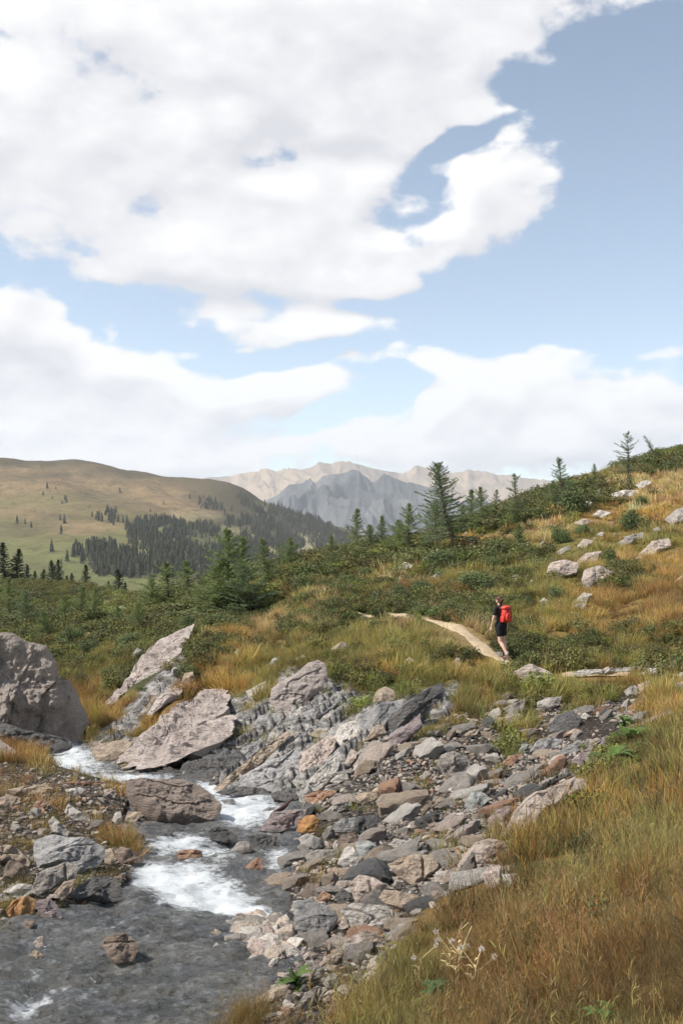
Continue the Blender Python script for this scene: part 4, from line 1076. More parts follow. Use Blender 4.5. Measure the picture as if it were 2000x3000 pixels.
    (q5((1515, 640), (1568, 618), (1640, 640), (1560, 668)), 'pale', 'flat white stone on the trail past the long trail stone'),
    (q5((1500, 708), (1568, 682), (1640, 720), (1540, 748)), 'pink', 'pink stone in the grass below the trail'),
    (q5((1175, 748), (1240, 704), (1275, 722), (1255, 778), (1200, 780)), 'grey', 'grey block over the dark notch below the trail'),
    (q5((1268, 705), (1342, 678), (1345, 725), (1290, 768)), 'pink', 'pink block over the dark notch below the trail'),
    (q5((380, 838), (480, 800), (535, 765), (515, 858), (450, 902)), 'grey', 'pointed grey slab under the turf below the hiker'),
    (q5((685, 940), (750, 880), (842, 848), (895, 900), (885, 990), (800, 1022), (690, 1002)), 'dark', 'large black overhanging rock in the gully'),
    (q5((550, 1140), (600, 1060), (700, 1030), (775, 1040), (745, 1105), (640, 1150)), 'wet', 'blue grey slab in the gully below the black overhang'),
    (q5((735, 1130), (860, 1060), (955, 1048), (900, 1128), (830, 1150)), 'wet', 'pale grey slab in the gully right of the blue grey slab'),
    (q5((835, 1180), (950, 1090), (1052, 1028), (1066, 1092), (990, 1168), (890, 1212)), 'purple', 'plum slab in the gully at the grass edge'),
    (q5((478, 1130), (520, 1068), (562, 1080), (522, 1140)), 'lichen', 'small greenish stone left of the blue grey gully slab'),
    (q5((375, 1200), (430, 1148), (515, 1138), (445, 1220)), 'rust', 'orange slab in the gully'),
    (q5((195, 1240), (270, 1212), (295, 1248), (230, 1280)), 'rust', 'red orange stone beside the large round grey boulder'),
    (q5((-40, 1200), (-20, 1145), (60, 1118), (150, 1150), (175, 1225), (110, 1290), (0, 1288)), 'grey', 'large round grey boulder in the middle of the scree'),
    (q5((1245, 970), (1350, 900), (1485, 848), (1475, 885), (1370, 945), (1290, 1010)), 'pink', 'long pink slab at the head of the gully'),
    (q5((1105, 958), (1190, 880), (1265, 900), (1190, 960)), 'pale', 'pale slab at the head of the gully'),
    (q5((795, 1008), (850, 972), (895, 985), (872, 1018)), 'tan', 'small tan stone under the black overhang'),
    (q5((675, 1200), (720, 1150), (805, 1138), (785, 1195), (722, 1230)), 'pink', 'pinkish slab below the pale grey gully slab'),
    (q5((625, 850), (700, 790), (775, 778), (752, 838), (690, 870)), 'grey', 'grey stone in the turf below the trail'),
    (q5((890, 900), (920, 865), (955, 885), (935, 915)), 'pale', 'small white block beside the black overhang'),
    (q5((130, 1010), (170, 985), (215, 975), (220, 1000), (150, 1032)), 'tan', 'small tan slab at the head of the scree'),
    (q5((245, 910), (300, 890), (330, 920), (320, 980), (260, 980)), 'dark', 'dark stone at the head of the scree'),
    (q5((345, 990), (380, 935), (410, 935), (390, 985)), 'brown', 'brown stone at the head of the scree'),
    (q5((50, 560), (80, 525), (112, 535), (100, 580), (70, 585)), 'pink', 'pink stone in the turf beside the trail'),
    (q5((330, 500), (355, 482), (385, 490), (380, 515)), 'grey', 'small round stone on the trail beside the hiker'),
    # scree
    (p3((368, 355), (430, 220), (472, 250), (472, 295), (420, 350)), 'pink', 'reddish upright slab at the foot of the wet slab'),
    (p3((438, 378), (480, 318), (505, 370), (470, 388)), 'pale', 'small pale stone beside the reddish upright slab'),
    (p3((98, 558), (180, 520), (330, 515), (300, 560), (230, 612), (120, 608)), 'rust', 'rusty red slab at the water edge of the scree'),
    (p3((205, 638), (330, 540), (365, 545), (240, 640)), 'pale', 'thin pale splinter stone beside the rusty red slab'),
    (p3((195, 715), (300, 620), (430, 585), (438, 622), (340, 680), (230, 722)), 'grey', 'long grey striped slab below the rusty red slab'),
    (p3((445, 608), (480, 540), (600, 518), (625, 570), (560, 618)), 'tan', 'tan block in the middle of the scree'),
    (p3((600, 598), (640, 560), (745, 543), (732, 575), (620, 610)), 'pale', 'thin pale slab right of the tan scree block'),
    (p3((755, 565), (820, 543), (864, 580), (820, 612)), 'rust', 'reddish stone in the middle of the scree'),
    (p3((898, 668), (1000, 600), (1060, 556), (1082, 590), (980, 658), (930, 700)), 'tan', 'long tan bar shaped stone on the dark scree'),
    (p3((868, 828), (900, 788), (958, 800), (920, 842)), 'rust', 'small reddish stone below the bar shaped stone'),
    (p3((275, 455), (330, 410), (400, 398), (412, 432), (340, 478)), 'pale', 'pale slab at the top of the rusty red slab'),
    (p3((905, 428), (960, 378), (995, 400), (940, 448)), 'pale', 'pale stone left of the round grey boulder'),
    (p3((295, 770), (360, 720), (465, 705), (440, 805), (320, 815)), 'wet', 'white and grey wet rock below the striped slab'),
    (p3((440, 800), (470, 700), (620, 690), (640, 730), (540, 830)), 'dark', 'dark wet rock right of the white and grey wet rock'),
    (p3((500, 180), (550, 130), (600, 60), (660, 50), (680, 110), (600, 150)), 'tan', 'ochre stone under the blue grey outcrop'),
    (p3((540, 560), (600, 500), (700, 480), (690, 520)), 'tan', 'flat tan stone above the thin pale slab'),
    (p3((840, 520), (880, 480), (940, 490), (900, 530)), 'rust', 'rusty flat stone above the bar shaped stone'),
    (p3((1100, 180), (1240, 140), (1330, 80), (1320, 120), (1240, 160)), 'tan', 'tan splinter stone at the head of the scree'),
    # hillside above the trail
    (q2((1098, 795), (1110, 740), (1180, 718), (1243, 740), (1222, 795), (1130, 818)), 'pink', 'largest pink boulder on the slope above the hiker'),
    (q2((925, 790), (950, 710), (1020, 688), (1092, 700), (1080, 745), (1000, 768)), 'pink', 'craggy pink outcrop left of the largest slope boulder'),
    (q2((1078, 695), (1120, 658), (1192, 648), (1172, 695), (1100, 715)), 'pink', 'flat pink rock above the craggy outcrop'),
    (q2((975, 658), (1040, 620), (1052, 640), (1010, 668)), 'grey', 'grey leaning slab on the slope'),
    (q2((1138, 395), (1190, 362), (1222, 385), (1170, 405)), 'pale', 'pale rock at the skyline turf'),
    (q2((1220, 390), (1290, 368), (1367, 368), (1362, 392), (1240, 410)), 'pale', 'long pale ledge near the skyline'),
    (q2((1098, 435), (1125, 420), (1152, 425), (1140, 445)), 'pale', 'small pale ledge left of the skyline ledge'),
    (q2((1288, 778), (1320, 742), (1372, 745), (1340, 778)), 'tan', 'tan flat rock on the orange slope'),
    (q2((1058, 898), (1110, 848), (1152, 855), (1120, 898)), 'pale', 'pale rock on the slope above the trail bend'),
    (q2((1048, 918), (1085, 898), (1122, 900), (1110, 925)), 'pale', 'low pale rock under the slope rock above the trail bend'),
    (q2((898, 888), (930, 862), (955, 885), (925, 895)), 'pale', 'small pale rock right above the hiker'),
    (q2((846, 808), (870, 778), (893, 800), (870, 815)), 'pale', 'small white block on the slope above the hiker'),
    (q2((1345, 678), (1420, 610), (1502, 588), (1512, 622), (1430, 665)), 'pink', 'large stepped pink outcrop on the upper slope'),
    (q2((1478, 505), (1530, 460), (1568, 448), (1640, 500), (1520, 528)), 'grey', 'grey stepped ledge on the upper slope'),
    (q2((1078, 630), (1110, 593), (1158, 600), (1120, 635)), 'pink', 'pink slab on the upper slope'),
    (q2((1348, 345), (1400, 322), (1422, 335), (1370, 365)), 'pale', 'pale flat slab under the skyline'),
    (q2((758, 808), (800, 768), (832, 790), (800, 812)), 'pale', 'pale rough rock left of the small white block'),
    (q2((1520, 798), (1560, 762), (1640, 790), (1560, 806)), 'tan', 'tan rock at the slope edge in the orange grass'),
    (q2((228, 742), (290, 698), (332, 715), (290, 746)), 'pale', 'pale flat rock in the heather of the knoll'),
    (q2((415, 765), (450, 742), (483, 755), (440, 775)), 'pale', 'small pale flat rock in the heather'),
    (q2((670, 615), (700, 600), (730, 605), (700, 625)), 'pale', 'small pale slab in the straw grass'),
    (q2((555, 575), (572, 560), (590, 570), (572, 582)), 'pale', 'small white stone in the brush'),
    (q2((890, 490), (930, 472), (970, 480), (940, 498)), 'pale', 'low pale rock in the straw grass of the crest'),
    (q2((1140, 490), (1180, 462), (1240, 470), (1200, 495)), 'pale', 'pale ledge below the skyline ledge'),
    (q2((1060, 520), (1110, 500), (1160, 510), (1110, 530)), 'pink', 'pink ledge below the pale ledges'),
    (q2((1295, 715), (1310, 700), (1330, 712), (1312, 730)), 'pale', 'small white stone beside the round juniper'),
    (q2((1170, 575), (1190, 560), (1210, 568), (1195, 582)), 'pale', 'small pale stone on the upper slope'),
    (q2((190, 600), (205, 582), (220, 590), (212, 604)), 'pink', 'small pink stone at the crest of the knoll'),
    (q2((1430, 720), (1450, 700), (1475, 715), (1450, 728)), 'pink', 'small pink stone in the orange grass'),
    (q2((1250, 620), (1300, 590), (1385, 560), (1380, 590), (1290, 625)), 'grey', 'row of grey stone under the round dark shrub'),
    (q4((1080, -320), (1110, -345), (1150, -330), (1120, -310)), 'pale', 'pale stone in the heather below the big larch'),
]
for i, (pts, c, lb) in enumerate(STONES):
    big_ = (max(p[0] for p in pts) - min(p[0] for p in pts)) > 60
    nm = 'boulder' if 'boulder' in lb else 'flat_rock' if 'slab' in lb else 'rock' if 'rock' in lb else 'stone'
    outline_rock(nm, pts, c, lb, tilt=34 + (i * 37 % 17), front=.30, back=.34, box=2.8 + (i % 4) * .5, cuts=5 + i % 3, strata=.25 if big_ else .1, sdir=(i * 53 % 60) - 10, cracks=.3 if big_ else 0, seed=300 + i, sink=.02, lift=.07 if 'trail' in lb else 0.0, rough=1.5)


# ------------------------------------------------------------------ loose stones of the scree
def rock_proto(seed, sub, flat=0.6, angular=True):
    rg = np.random.default_rng(seed)
    bmx = bmesh.new()
    bmesh.ops.create_icosphere(bmx, subdivisions=sub, radius=1.0)
    V = np.array([tuple(v.co) for v in bmx.verts])
    D = V / np.linalg.norm(V, axis=1, keepdims=True)
    N, d = [], []
    for ax in range(3):
        for s in (-1, 1):
            n = rg.normal(0, .28, 3); n[ax] += s
            N.append(n / np.linalg.norm(n)); d.append(rg.uniform(.62, 1.0))
    for _ in range(6):
        n = rg.normal(0, 1, 3); N.append(n / np.linalg.norm(n)); d.append(rg.uniform(.75, 1.05))
    N = np.array(N); d = np.array(d)
    dots = D @ N.T
    r = np.where(dots > 0.05, d[None, :] / np.maximum(dots, .05), 9).min(1)
    r = r * (1 + .05 * fbm(D[:, 0] * 3, D[:, 1] * 3, D[:, 2] * 3, octs=3, seed=seed))
    V = D * r[:, None] * np.array([1.0, rg.uniform(.6, .95), rg.uniform(flat * .7, flat * 1.25)])
    V[:, 2] -= V[:, 2].min() * .55
    for v, c in zip(bmx.verts, V): v.co = c
    me = bpy.data.meshes.new('stone')
    bmx.to_mesh(me); bmx.free()
    me.polygons.foreach_set('use_smooth', np.ones(len(me.polygons), bool))
    me.set_sharp_from_angle(angle=R(32))
    return me


fore = [rock_proto(900 + i, 3, .38 + .1 * (i % 3)) for i in range(9)]
SC = {'tan': ('tan angular stone lying loose in the scree gully', 'tan stones of the scree'), 'grey': ('grey angular stone lying loose in the scree gully', 'grey stones of the scree'), 'pale': ('pale angular stone lying loose in the scree gully', 'pale stones of the scree'),
      'rust': ('reddish angular stone lying loose in the scree gully', 'reddish stones of the scree'), 'dark': ('blackish angular stone lying loose in the scree gully', 'blackish stones of the scree'), 'pink': ('rose grey angular stone lying loose in the scree gully', 'rose grey stones of the scree')}
mesh_of = {}
for kk in SC:
    mesh_of[kk] = []
    for p in fore:
        q = p.copy(); q.materials.append(RM[kk]); mesh_of[kk].append(q)


def free_spot(x, y, r):
    return all(((x - a) / (rx_ + r)) ** 2 + ((y - b) / (ry_ + r)) ** 2 > 1 for a, b, rx_, ry_ in FOOT)


CUTS = [' at ', ' in ', ' on ', ' of ', ' beside ', ' under ', ' below ', ' above ', ' over ', ' standing', ' lying', ' right ', ' left ', ' between ', ' behind ', ' rising', ' with ', ' slanting', ' sloping', ' running', ' jutting', ' half', ' just ', ' dipping', ' along ', ' reaching', ' awash', ' edging', ' past ', ' climbing', ' breaking', ' overhanging the', ' where ', ' near ', ' alone ', ' further ']


def short_label(t):
    j = min([t.find(c_) for c_ in CUTS if t.find(c_) > 0] + [len(t)])
    return t[:j]


def beside(x, y):
    best = min(HEROES, key=lambda o_: (o_.location.x - x) ** 2 + (o_.location.y - y) ** 2)
    return short_label(best['label'])


LABELS = {}


def settle(o, colour, x, y, s, what, where):
    near = sorted(HEROES, key=lambda o_: (o_.location.x - x) ** 2 + (o_.location.y - y) ** 2)
    a_ = short_label(near[0]['label'])
    b_ = next((short_label(q_['label']) for q_ in near[1:] if short_label(q_['label']) != a_), a_)
    size = 'tiny' if s < .085 else 'small' if s < .15 else 'middling' if s < .21 else 'fair sized'
    rx_, rz_ = o.scale[1] / o.scale[0], o.scale[2] / o.scale[0]
    form = 'flat ' if rz_ < .72 else 'long ' if rx_ < .70 else 'blocky ' if rz_ > .98 else ''
    opts = ['%s %s%s %s beside the %s' % (size, form, colour, what, a_), '%s %s%s %s between the %s and the %s' % (size, form, colour, what, a_, b_), '%s %s%s stone between the %s and the %s' % (size, form, colour, a_, b_)]
    opts = [t for t in opts if len(t.split()) <= 16]
    lab = next((t for t in opts if t not in LABELS), opts[0])
    tag(o, lab, 'stone')
    LABELS.setdefault(lab, []).append(o)


count = 0
tries = 0
kinds = ['tan', 'grey', 'pale', 'rust', 'dark', 'pink']
xs = [p[0] for p in SCREE]; ys = [p[1] for p in SCREE]
while count < 135 and tries < 6000:
    tries += 1
    u, v = rng.uniform(min(xs), 1520), rng.uniform(1600, 2200)
    if not inpoly(np.array([u]), np.array([v]), SCREE)[0]: continue
    h = hit(u, v)
    if h.y < 8: continue
    s = rng.uniform(.10, .29) * (1 if rng.random() < .75 else 1.45)
    if not free_spot(h.x, h.y, s * .5): continue
    kk = kinds[rng.choice(6, p=[.26, .2, .18, .07, .11, .18])]
    o = link('scree_stone', mesh_of[kk][rng.integers(9)], loc=(h.x, h.y, h.z - s * .12))
    o.scale = (s, s * rng.uniform(.6, 1.0), s * rng.uniform(.6, 1.1))
    o.rotation_euler = (rng.normal(0, .25), rng.normal(-.2, .25), rng.uniform(-.9, .9))
    settle(o, {'rust': 'reddish', 'dark': 'blackish', 'pink': 'rose grey'}.get(kk, kk), h.x, h.y, s, 'angular stone', '')
    FOOT.append((h.x, h.y, s * .6, s * .6))
    count += 1


# pale stones strewn over the slope above the trail and over the green hollow
for (u0, u1, v0, v1, n, what) in [(1080, 1560, 1180, 1420, 46, 'stone in the turf'), (150, 470, 1400, 1580, 24, 'stone in the green brush'), (760, 1120, 1290, 1420, 14, 'stone in the heather'), (560, 1100, 1420, 1560, 16, 'stone in the grass'), (10, 270, 1800, 1960, 22, 'stone on the rocky bank')]:
    for _ in range(n):
        for _t in range(30):
            u, v = rng.uniform(u0, u1), rng.uniform(v0, v1)
            h = hit(u, v)
            s = rng.uniform(4, 9.5) / F * h.y * (1 if rng.random() < .8 else 1.6)
            if h.y < 90 and free_spot(h.x, h.y, s): break
        if 'bank' in what: s *= 1.7
        kk = kinds[rng.choice(6, p=[.2, .12, .36, .02, .02, .28])]
        o = link('stone', mesh_of[kk][rng.integers(9)], loc=(h.x, h.y, h.z + s * .02))
        o.scale = (s, s * rng.uniform(.6, 1.0), s * rng.uniform(.6, 1.2))
        o.rotation_euler = (rng.normal(0, .3), rng.normal(-.1, .3), rng.uniform(-1.2, 1.2))
        settle(o, {'rust': 'reddish', 'dark': 'blackish', 'pink': 'rose grey'}.get(kk, kk), h.x, h.y, s * .7, what, '')
        FOOT.append((h.x, h.y, s * .7, s * .7))
for lab, os_ in LABELS.items():
    if len(os_) > 1:
        for o in os_: o['group'] = 'alike stones ' + lab[lab.find('beside'):]

# ------------------------------------------------------------------ scatterer for what nobody could count
def scatter(name, P, rot, scl, idx, tint, protos, label, cat):
    me = bpy.data.meshes.new(name)
    n = len(P)
    me.vertices.add(n); me.vertices.foreach_set('co', np.asarray(P, np.float32).ravel())
    a = me.attributes.new('rot', 'FLOAT_VECTOR', 'POINT'); a.data.foreach_set('vector', np.asarray(rot, np.float32).ravel())
    a = me.attributes.new('scl', 'FLOAT_VECTOR', 'POINT'); a.data.foreach_set('vector', np.asarray(scl, np.float32).ravel())
    a = me.attributes.new('idx', 'INT', 'POINT'); a.data.foreach_set('value', np.asarray(idx, np.int32))
    set_col(me, 'tint', tint)
    col = bpy.data.collections.new(name + '_kinds')
    for j, (pm, m_) in enumerate(protos):
        po = bpy.data.objects.new('%s_kind_%02d' % (name, j), pm)
        if len(pm.materials) == 0: pm.materials.append(m_)
        col.objects.link(po)
    g = bpy.data.node_groups.new(name + '_scatter', 'GeometryNodeTree')
    g.interface.new_socket('Geometry', in_out='INPUT', socket_type='NodeSocketGeometry')
    g.interface.new_socket('Geometry', in_out='OUTPUT', socket_type='NodeSocketGeometry')
    gi, go = g.nodes.new('NodeGroupInput'), g.nodes.new('NodeGroupOutput')
    ci = g.nodes.new('GeometryNodeCollectionInfo')
    ci.inputs['Collection'].default_value = col
    ci.inputs['Separate Children'].default_value = True
    ci.inputs['Reset Children'].default_value = True
    ip = g.nodes.new('GeometryNodeInstanceOnPoints')
    ip.inputs['Pick Instance'].default_value = True

    def at(nm, ty):
        nd = g.nodes.new('GeometryNodeInputNamedAttribute'); nd.data_type = ty
        nd.inputs['Name'].default_value = nm
        return nd.outputs['Attribute']
    L = g.links.new
    L(gi.outputs[0], ip.inputs['Points']); L(ci.outputs[0], ip.inputs['Instance'])
    L(at('idx', 'INT'), ip.inputs['Instance Index'])
    e2r = g.nodes.new('FunctionNodeEulerToRotation')
    L(at('rot', 'FLOAT_VECTOR'), e2r.inputs[0]); L(e2r.outputs[0], ip.inputs['Rotation'])
    L(at('scl', 'FLOAT_VECTOR'), ip.inputs['Scale'])
    L(ip.outputs[0], go.inputs[0])
    o = link(name, me)
    md = o.modifiers.new('scatter', 'NODES'); md.node_group = g
    return tag(o, label, cat, kind='stuff')


# gravel: small broken stone between the bigger ones
def gravel_mat():
    m, k = mat('broken_stone')
    t = k.n('ShaderNodeAttribute', attribute_name='tint', attribute_type='INSTANCER').outputs[0]
    co = k.n('ShaderNodeTexCoord').outputs['Object']
    n = k.noise(co, 2.5, 5, .65)
    c = k.mix(k.rng(n, .45, .7, 0, .6), t, k.mix(.65, t, (.04, .036, .033)))
    b = k.n('ShaderNodeBsdfPrincipled', {'Base Color': c, 'Roughness': .85, 'Specular IOR Level': .25, 'Normal': bump(k, n, .7, .1)})
    finish(k, b.outputs[0])
    return m


GM = gravel_mat()
gp = [(rock_proto(950 + i, 2, .4 + .12 * (i % 3)), GM) for i in range(8)]
stone_cols = np.array([(.44, .36, .29), (.35, .31, .27), (.50, .45, .39), (.25, .22, .19), (.12, .105, .095), (.40, .25, .165), (.36, .28, .24)])


def gravel_field(polys, n, smin, smax, name, label, dens_bias=None, lo=(7.5, 27), dark=0.0):
    U = rng.uniform(-60, 1600, n * 30); Yr = np.sqrt(rng.uniform(lo[0] ** 2, lo[1] ** 2, n * 30))
    X = (U - CU) / F * Yr
    Z = H(X, Yr)
    u, v = to_uv(X, Yr, Z)
    ok = np.zeros(len(X), bool)
    for p, f in polys:
        ok |= inpoly(u + rng.normal(0, 9, len(u)), v + rng.normal(0, 5, len(u)), p) & (rng.random(len(u)) < f)
    ok &= ~inpoly(X, Yr, STREAM) | (rng.random(len(X)) < .02)
    dens = .5 + .9 * fbm(X * .8, Yr * .8, octs=3, seed=160) - .5 * np.exp(-(((u - 1180) / 150) ** 2 + ((v - 1805) / 60) ** 2)) - .4 * np.exp(-(((u - 1330) / 150) ** 2 + ((v - 1665) / 45) ** 2))
    ok &= rng.random(len(X)) < np.clip(dens + .22, .08, 1)
    i = np.nonzero(ok)[0][:n]
    m = len(i)
    s = smin * (smax / smin) ** (rng.random(m) ** 1.7)
    P = np.stack([X[i], Yr[i], Z[i] - s * .05], 1)
    rot = np.stack([rng.normal(0, .35, m), rng.normal(0, .35, m), rng.uniform(0, 6.28, m)], 1)
    scl = np.stack([s, s * rng.uniform(.6, 1, m), s * rng.uniform(.5, 1.1, m)], 1)
    pr = np.array([.2, .18, .14, .16, .16 + dark, .06, .10]); pr /= pr.sum()
    tint = stone_cols[rng.choice(7, m, p=pr)] * rng.uniform(.8, 1.12, (m, 1))
    scatter(name, P, rot, scl, rng.integers(0, 8, m), tint, gp, label, 'gravel')


gravel_field([(SCREE, 1.0), (SHELF, .35), (SLABS, .05)], 12500, .016, .07, 'gravel', 'broken stone and grit covering the scree gully and banks')
BAR = [(555, 2120), (600, 2115), (650, 2125), (690, 2160), (690, 2200), (640, 2215), (580, 2190), (540, 2165)]
Ub = rng.uniform(540, 695, 5000); Vb_ = rng.uniform(2112, 2218, 5000)
okb = inpoly(Ub, Vb_, BAR)
wp = np.array([on_water(a, b) for a, b in zip(Ub[okb][:1100], Vb_[okb][:1100])])
m_ = len(wp)
sb = .03 * (5.0 ** (rng.random(m_) ** 2))
scatter('gravel_bar', np.stack([wp[:, 0], wp[:, 1], zw(wp[:, 0], wp[:, 1]) - .01 + rng.uniform(0, .05, m_)], 1), np.stack([rng.normal(0, .3, m_), rng.normal(0, .3, m_), rng.uniform(0, 6.28, m_)], 1),
        np.stack([sb, sb * .8, sb * .8], 1), rng.integers(0, 8, m_), stone_cols[rng.choice([0, 1, 2, 2, 3, 6], m_)] * rng.uniform(.8, 1.2, (m_, 1)), gp, 'bar of small pale pebbles in the near stream', 'gravel')


# ------------------------------------------------------------------ trail
def path_mat():
    m, k = mat('trodden_earth')
    co = k.n('ShaderNodeTexCoord').outputs['Object']
    n = k.noise(co, 6, 6, .65); n2 = k.noise(co, 30, 4, .6)
    c = k.mix(k.rng(n, .35, .65), (0.35, 0.26, 0.165), (0.48, 0.375, 0.25))
    c = k.mix(k.rng(n2, .55, .7, 0, .5), c, (0.16, 0.12, 0.085))
    b = k.n('ShaderNodeBsdfPrincipled', {'Base Color': c, 'Roughness': .95, 'Specular IOR Level': .15, 'Normal': bump(k, n2, .7, .03)})
    finish(k, b.outputs[0])
    return m


PATHM = path_mat()
PATHS = [[(820, 1408), (860, 1413), (920, 1416), (970, 1421), (1020, 1432), (1060, 1450), (1090, 1473), (1115, 1497), (1140, 1513), (1165, 1520), (1195, 1538), (1215, 1552)],
         [(1290, 1551), (1330, 1549), (1400, 1547), (1470, 1546), (1530, 1549), (1600, 1552)]]
PATHXY = []
for pp in PATHS:
    hp = np.array([tuple(hit(a, b))[:2] for a, b in pp])
    seg = np.concatenate([[0], np.cumsum(np.hypot(*np.diff(hp, axis=0).T))])
    tt = np.linspace(0, seg[-1], max(12, int(seg[-1] / .18)))
    cx_, cy_ = np.interp(tt, seg, hp[:, 0]), np.interp(tt, seg, hp[:, 1])
    ker = np.ones(7) / 7
    cx_[3:-3] = np.convolve(cx_, ker, 'valid'); cy_[3:-3] = np.convolve(cy_, ker, 'valid')
    PATHXY.append(np.stack([cx_, cy_], 1))
    tx, ty = np.gradient(cx_), np.gradient(cy_)
    ln_ = np.hypot(tx, ty) + 1e-9
    nx, ny = -ty / ln_, tx / ln_
    wdt = .21 + .10 * vnoise(tt * 1.3, tt * 0, seed=4)
    cols = np.linspace(-1, 1, 7)
    Xp = cx_[:, None] + nx[:, None] * wdt[:, None] * cols; Yp = cy_[:, None] + ny[:, None] * wdt[:, None] * cols
    Zp = H(Xp.ravel(), Yp.ravel()).reshape(Xp.shape) + .035 - .05 * np.abs(cols) ** 3
    me = mesh_from('path', np.stack([Xp.ravel(), Yp.ravel(), Zp.ravel()], 1), gridfaces(*Xp.shape))
    tag(link('path', me, PATHM), 'narrow trodden earth trail across the slope', 'path', kind='structure')


def path_dist(x, y):
    d = np.full(len(x), 1e9)
    for P_xy in PATHXY:
        for a, b in P_xy[::2]:
            d = np.minimum(d, np.hypot(x - a, y - b))
    return d


# ------------------------------------------------------------------ grass, heath and flowers of the slope
def tuft(seed, blades, spread, hmin, hmax, width, lean, seedheads=0.0, segs=4):
    rg = np.random.default_rng(seed)
    V, Q, hh = [], [], []
    for b in range(blades):
        a = rg.uniform(0, 6.28); r = spread * math.sqrt(rg.random())
        x0, y0 = r * math.cos(a), r * math.sin(a)
        az = rg.normal(a, 1.0); L_ = rg.uniform(hmin, hmax)
        stem = rg.random() < seedheads * .45
        if stem: L_ *= 1.6
        tl = abs(rg.normal(lean, lean * .5)); cv = rg.uniform(.3, 1.3) * lean
        fx = rg.uniform(0, 6.28); wx_, wy_ = math.cos(fx) * width / 2, math.sin(fx) * width / 2
        px_, py_, pz_ = x0, y0, -0.02
        base = len(V)
        for s in range(segs + 1):
            t = s / segs
            wd_ = ((1 - t) ** .7 + .06) * (.55 if stem else 1)
            if seedheads and rg.random() < 0: pass
            V.append((px_ - wx_ * wd_, py_ - wy_ * wd_, pz_)); V.append((px_ + wx_ * wd_, py_ + wy_ * wd_, pz_))
            hh += [t, t]
            ang = tl + cv * t
            st = L_ / segs
            px_ += math.sin(ang) * math.cos(az) * st; py_ += math.sin(ang) * math.sin(az) * st; pz_ += math.cos(ang) * st
        for s in range(segs):
            i = base + 2 * s
            Q.append((i, i + 1, i + 3, i + 2))
        if stem:          # a loose panicle at the tip
            for j in range(7):
                i = len(V)
                ox, oy, oz = rg.normal(0, .010), rg.normal(0, .010), -j * .012
                V += [(px_ + ox * .3 - .001, py_ + oy * .3, pz_ + oz), (px_ + ox * .3 + .001, py_ + oy * .3, pz_ + oz), (px_ + ox + .0007, py_ + oy, pz_ + oz + .016), (px_ + ox - .0007, py_ + oy, pz_ + oz + .016)]
                hh += [1, 1, 1, 1]
                Q.append((i, i + 1, i + 2, i + 3))
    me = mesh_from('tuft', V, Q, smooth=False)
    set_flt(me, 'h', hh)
    return me


def leafmass(seed, n, rx, ry, rz, leaf, lumps=5, up=.3, aspect=.55, hollow=.45):
    """leaf-sized faces through the volume of a bush, gathered in lumps"""
    rg = np.random.default_rng(seed)
    cen = np.stack([rg.uniform(-.55, .55, lumps) * rx, rg.uniform(-.55, .55, lumps) * ry, rg.uniform(.25, .75, lumps) * rz], 1)
    rad_ = rg.uniform(.35, .6, lumps)
    k = rg.integers(0, lumps, n)
    d = rg.normal(0, 1, (n, 3)); d /= np.linalg.norm(d, axis=1, keepdims=True)
    r = rad_[k] * (hollow + (1 - hollow) * rg.random(n) ** .6) * (1 + .25 * vnoise(d[:, 0] * 3 + k, d[:, 1] * 3, d[:, 2] * 3, seed=seed))
    P = cen[k] + d * r[:, None] * np.array([rx, ry, rz])
    P[:, 2] = np.abs(P[:, 2])
    n1 = d + rg.normal(0, .7, (n, 3)); n1[:, 2] += up
    n1 /= np.linalg.norm(n1, axis=1, keepdims=True)
    t = np.cross(n1, rg.normal(0, 1, (n, 3))); t /= np.linalg.norm(t, axis=1, keepdims=True)
    b = np.cross(n1, t)
    s = leaf * rg.uniform(.6, 1.3, (n, 1))
    V = np.stack([P - t * s, P + b * s * aspect, P + t * s, P - b * s * aspect], 1).reshape(-1, 3)
    Q = np.arange(4 * n).reshape(-1, 4)
    me = mesh_from('leaves', V, Q, smooth=False)
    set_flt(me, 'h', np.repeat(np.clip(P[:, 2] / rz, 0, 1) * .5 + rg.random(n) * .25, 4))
    return me


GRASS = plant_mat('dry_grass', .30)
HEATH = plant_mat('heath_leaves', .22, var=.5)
near_t = [(tuft(i, 60 + 8 * (i % 3), .08 + .02 * (i % 3), .04, .13 + .03 * (i % 3), .0024 + .0004 * (i % 2), .35 + .12 * (i % 4), seedheads=.06 + .05 * (i % 3), segs=4), GRASS) for i in range(6)] + [(tuft(20 + i, 40, .09, .05, .13, .0030, .65, segs=4), GRASS) for i in range(3)]
mid_t = [(tuft(40 + i, 46, .16, .12, .34, .009, .36, segs=3), GRASS) for i in range(5)]
far_t = [(tuft(60 + i, 36, .30, .18, .42, .03, .42, segs=2), GRASS) for i in range(4)]
heath_near = [(leafmass(80 + i, 420, .26, .26, .22, .019, 5), HEATH) for i in range(3)]
heath_t = [(leafmass(90 + i, 420, .42, .42, .36, .035, 6), HEATH) for i in range(4)]


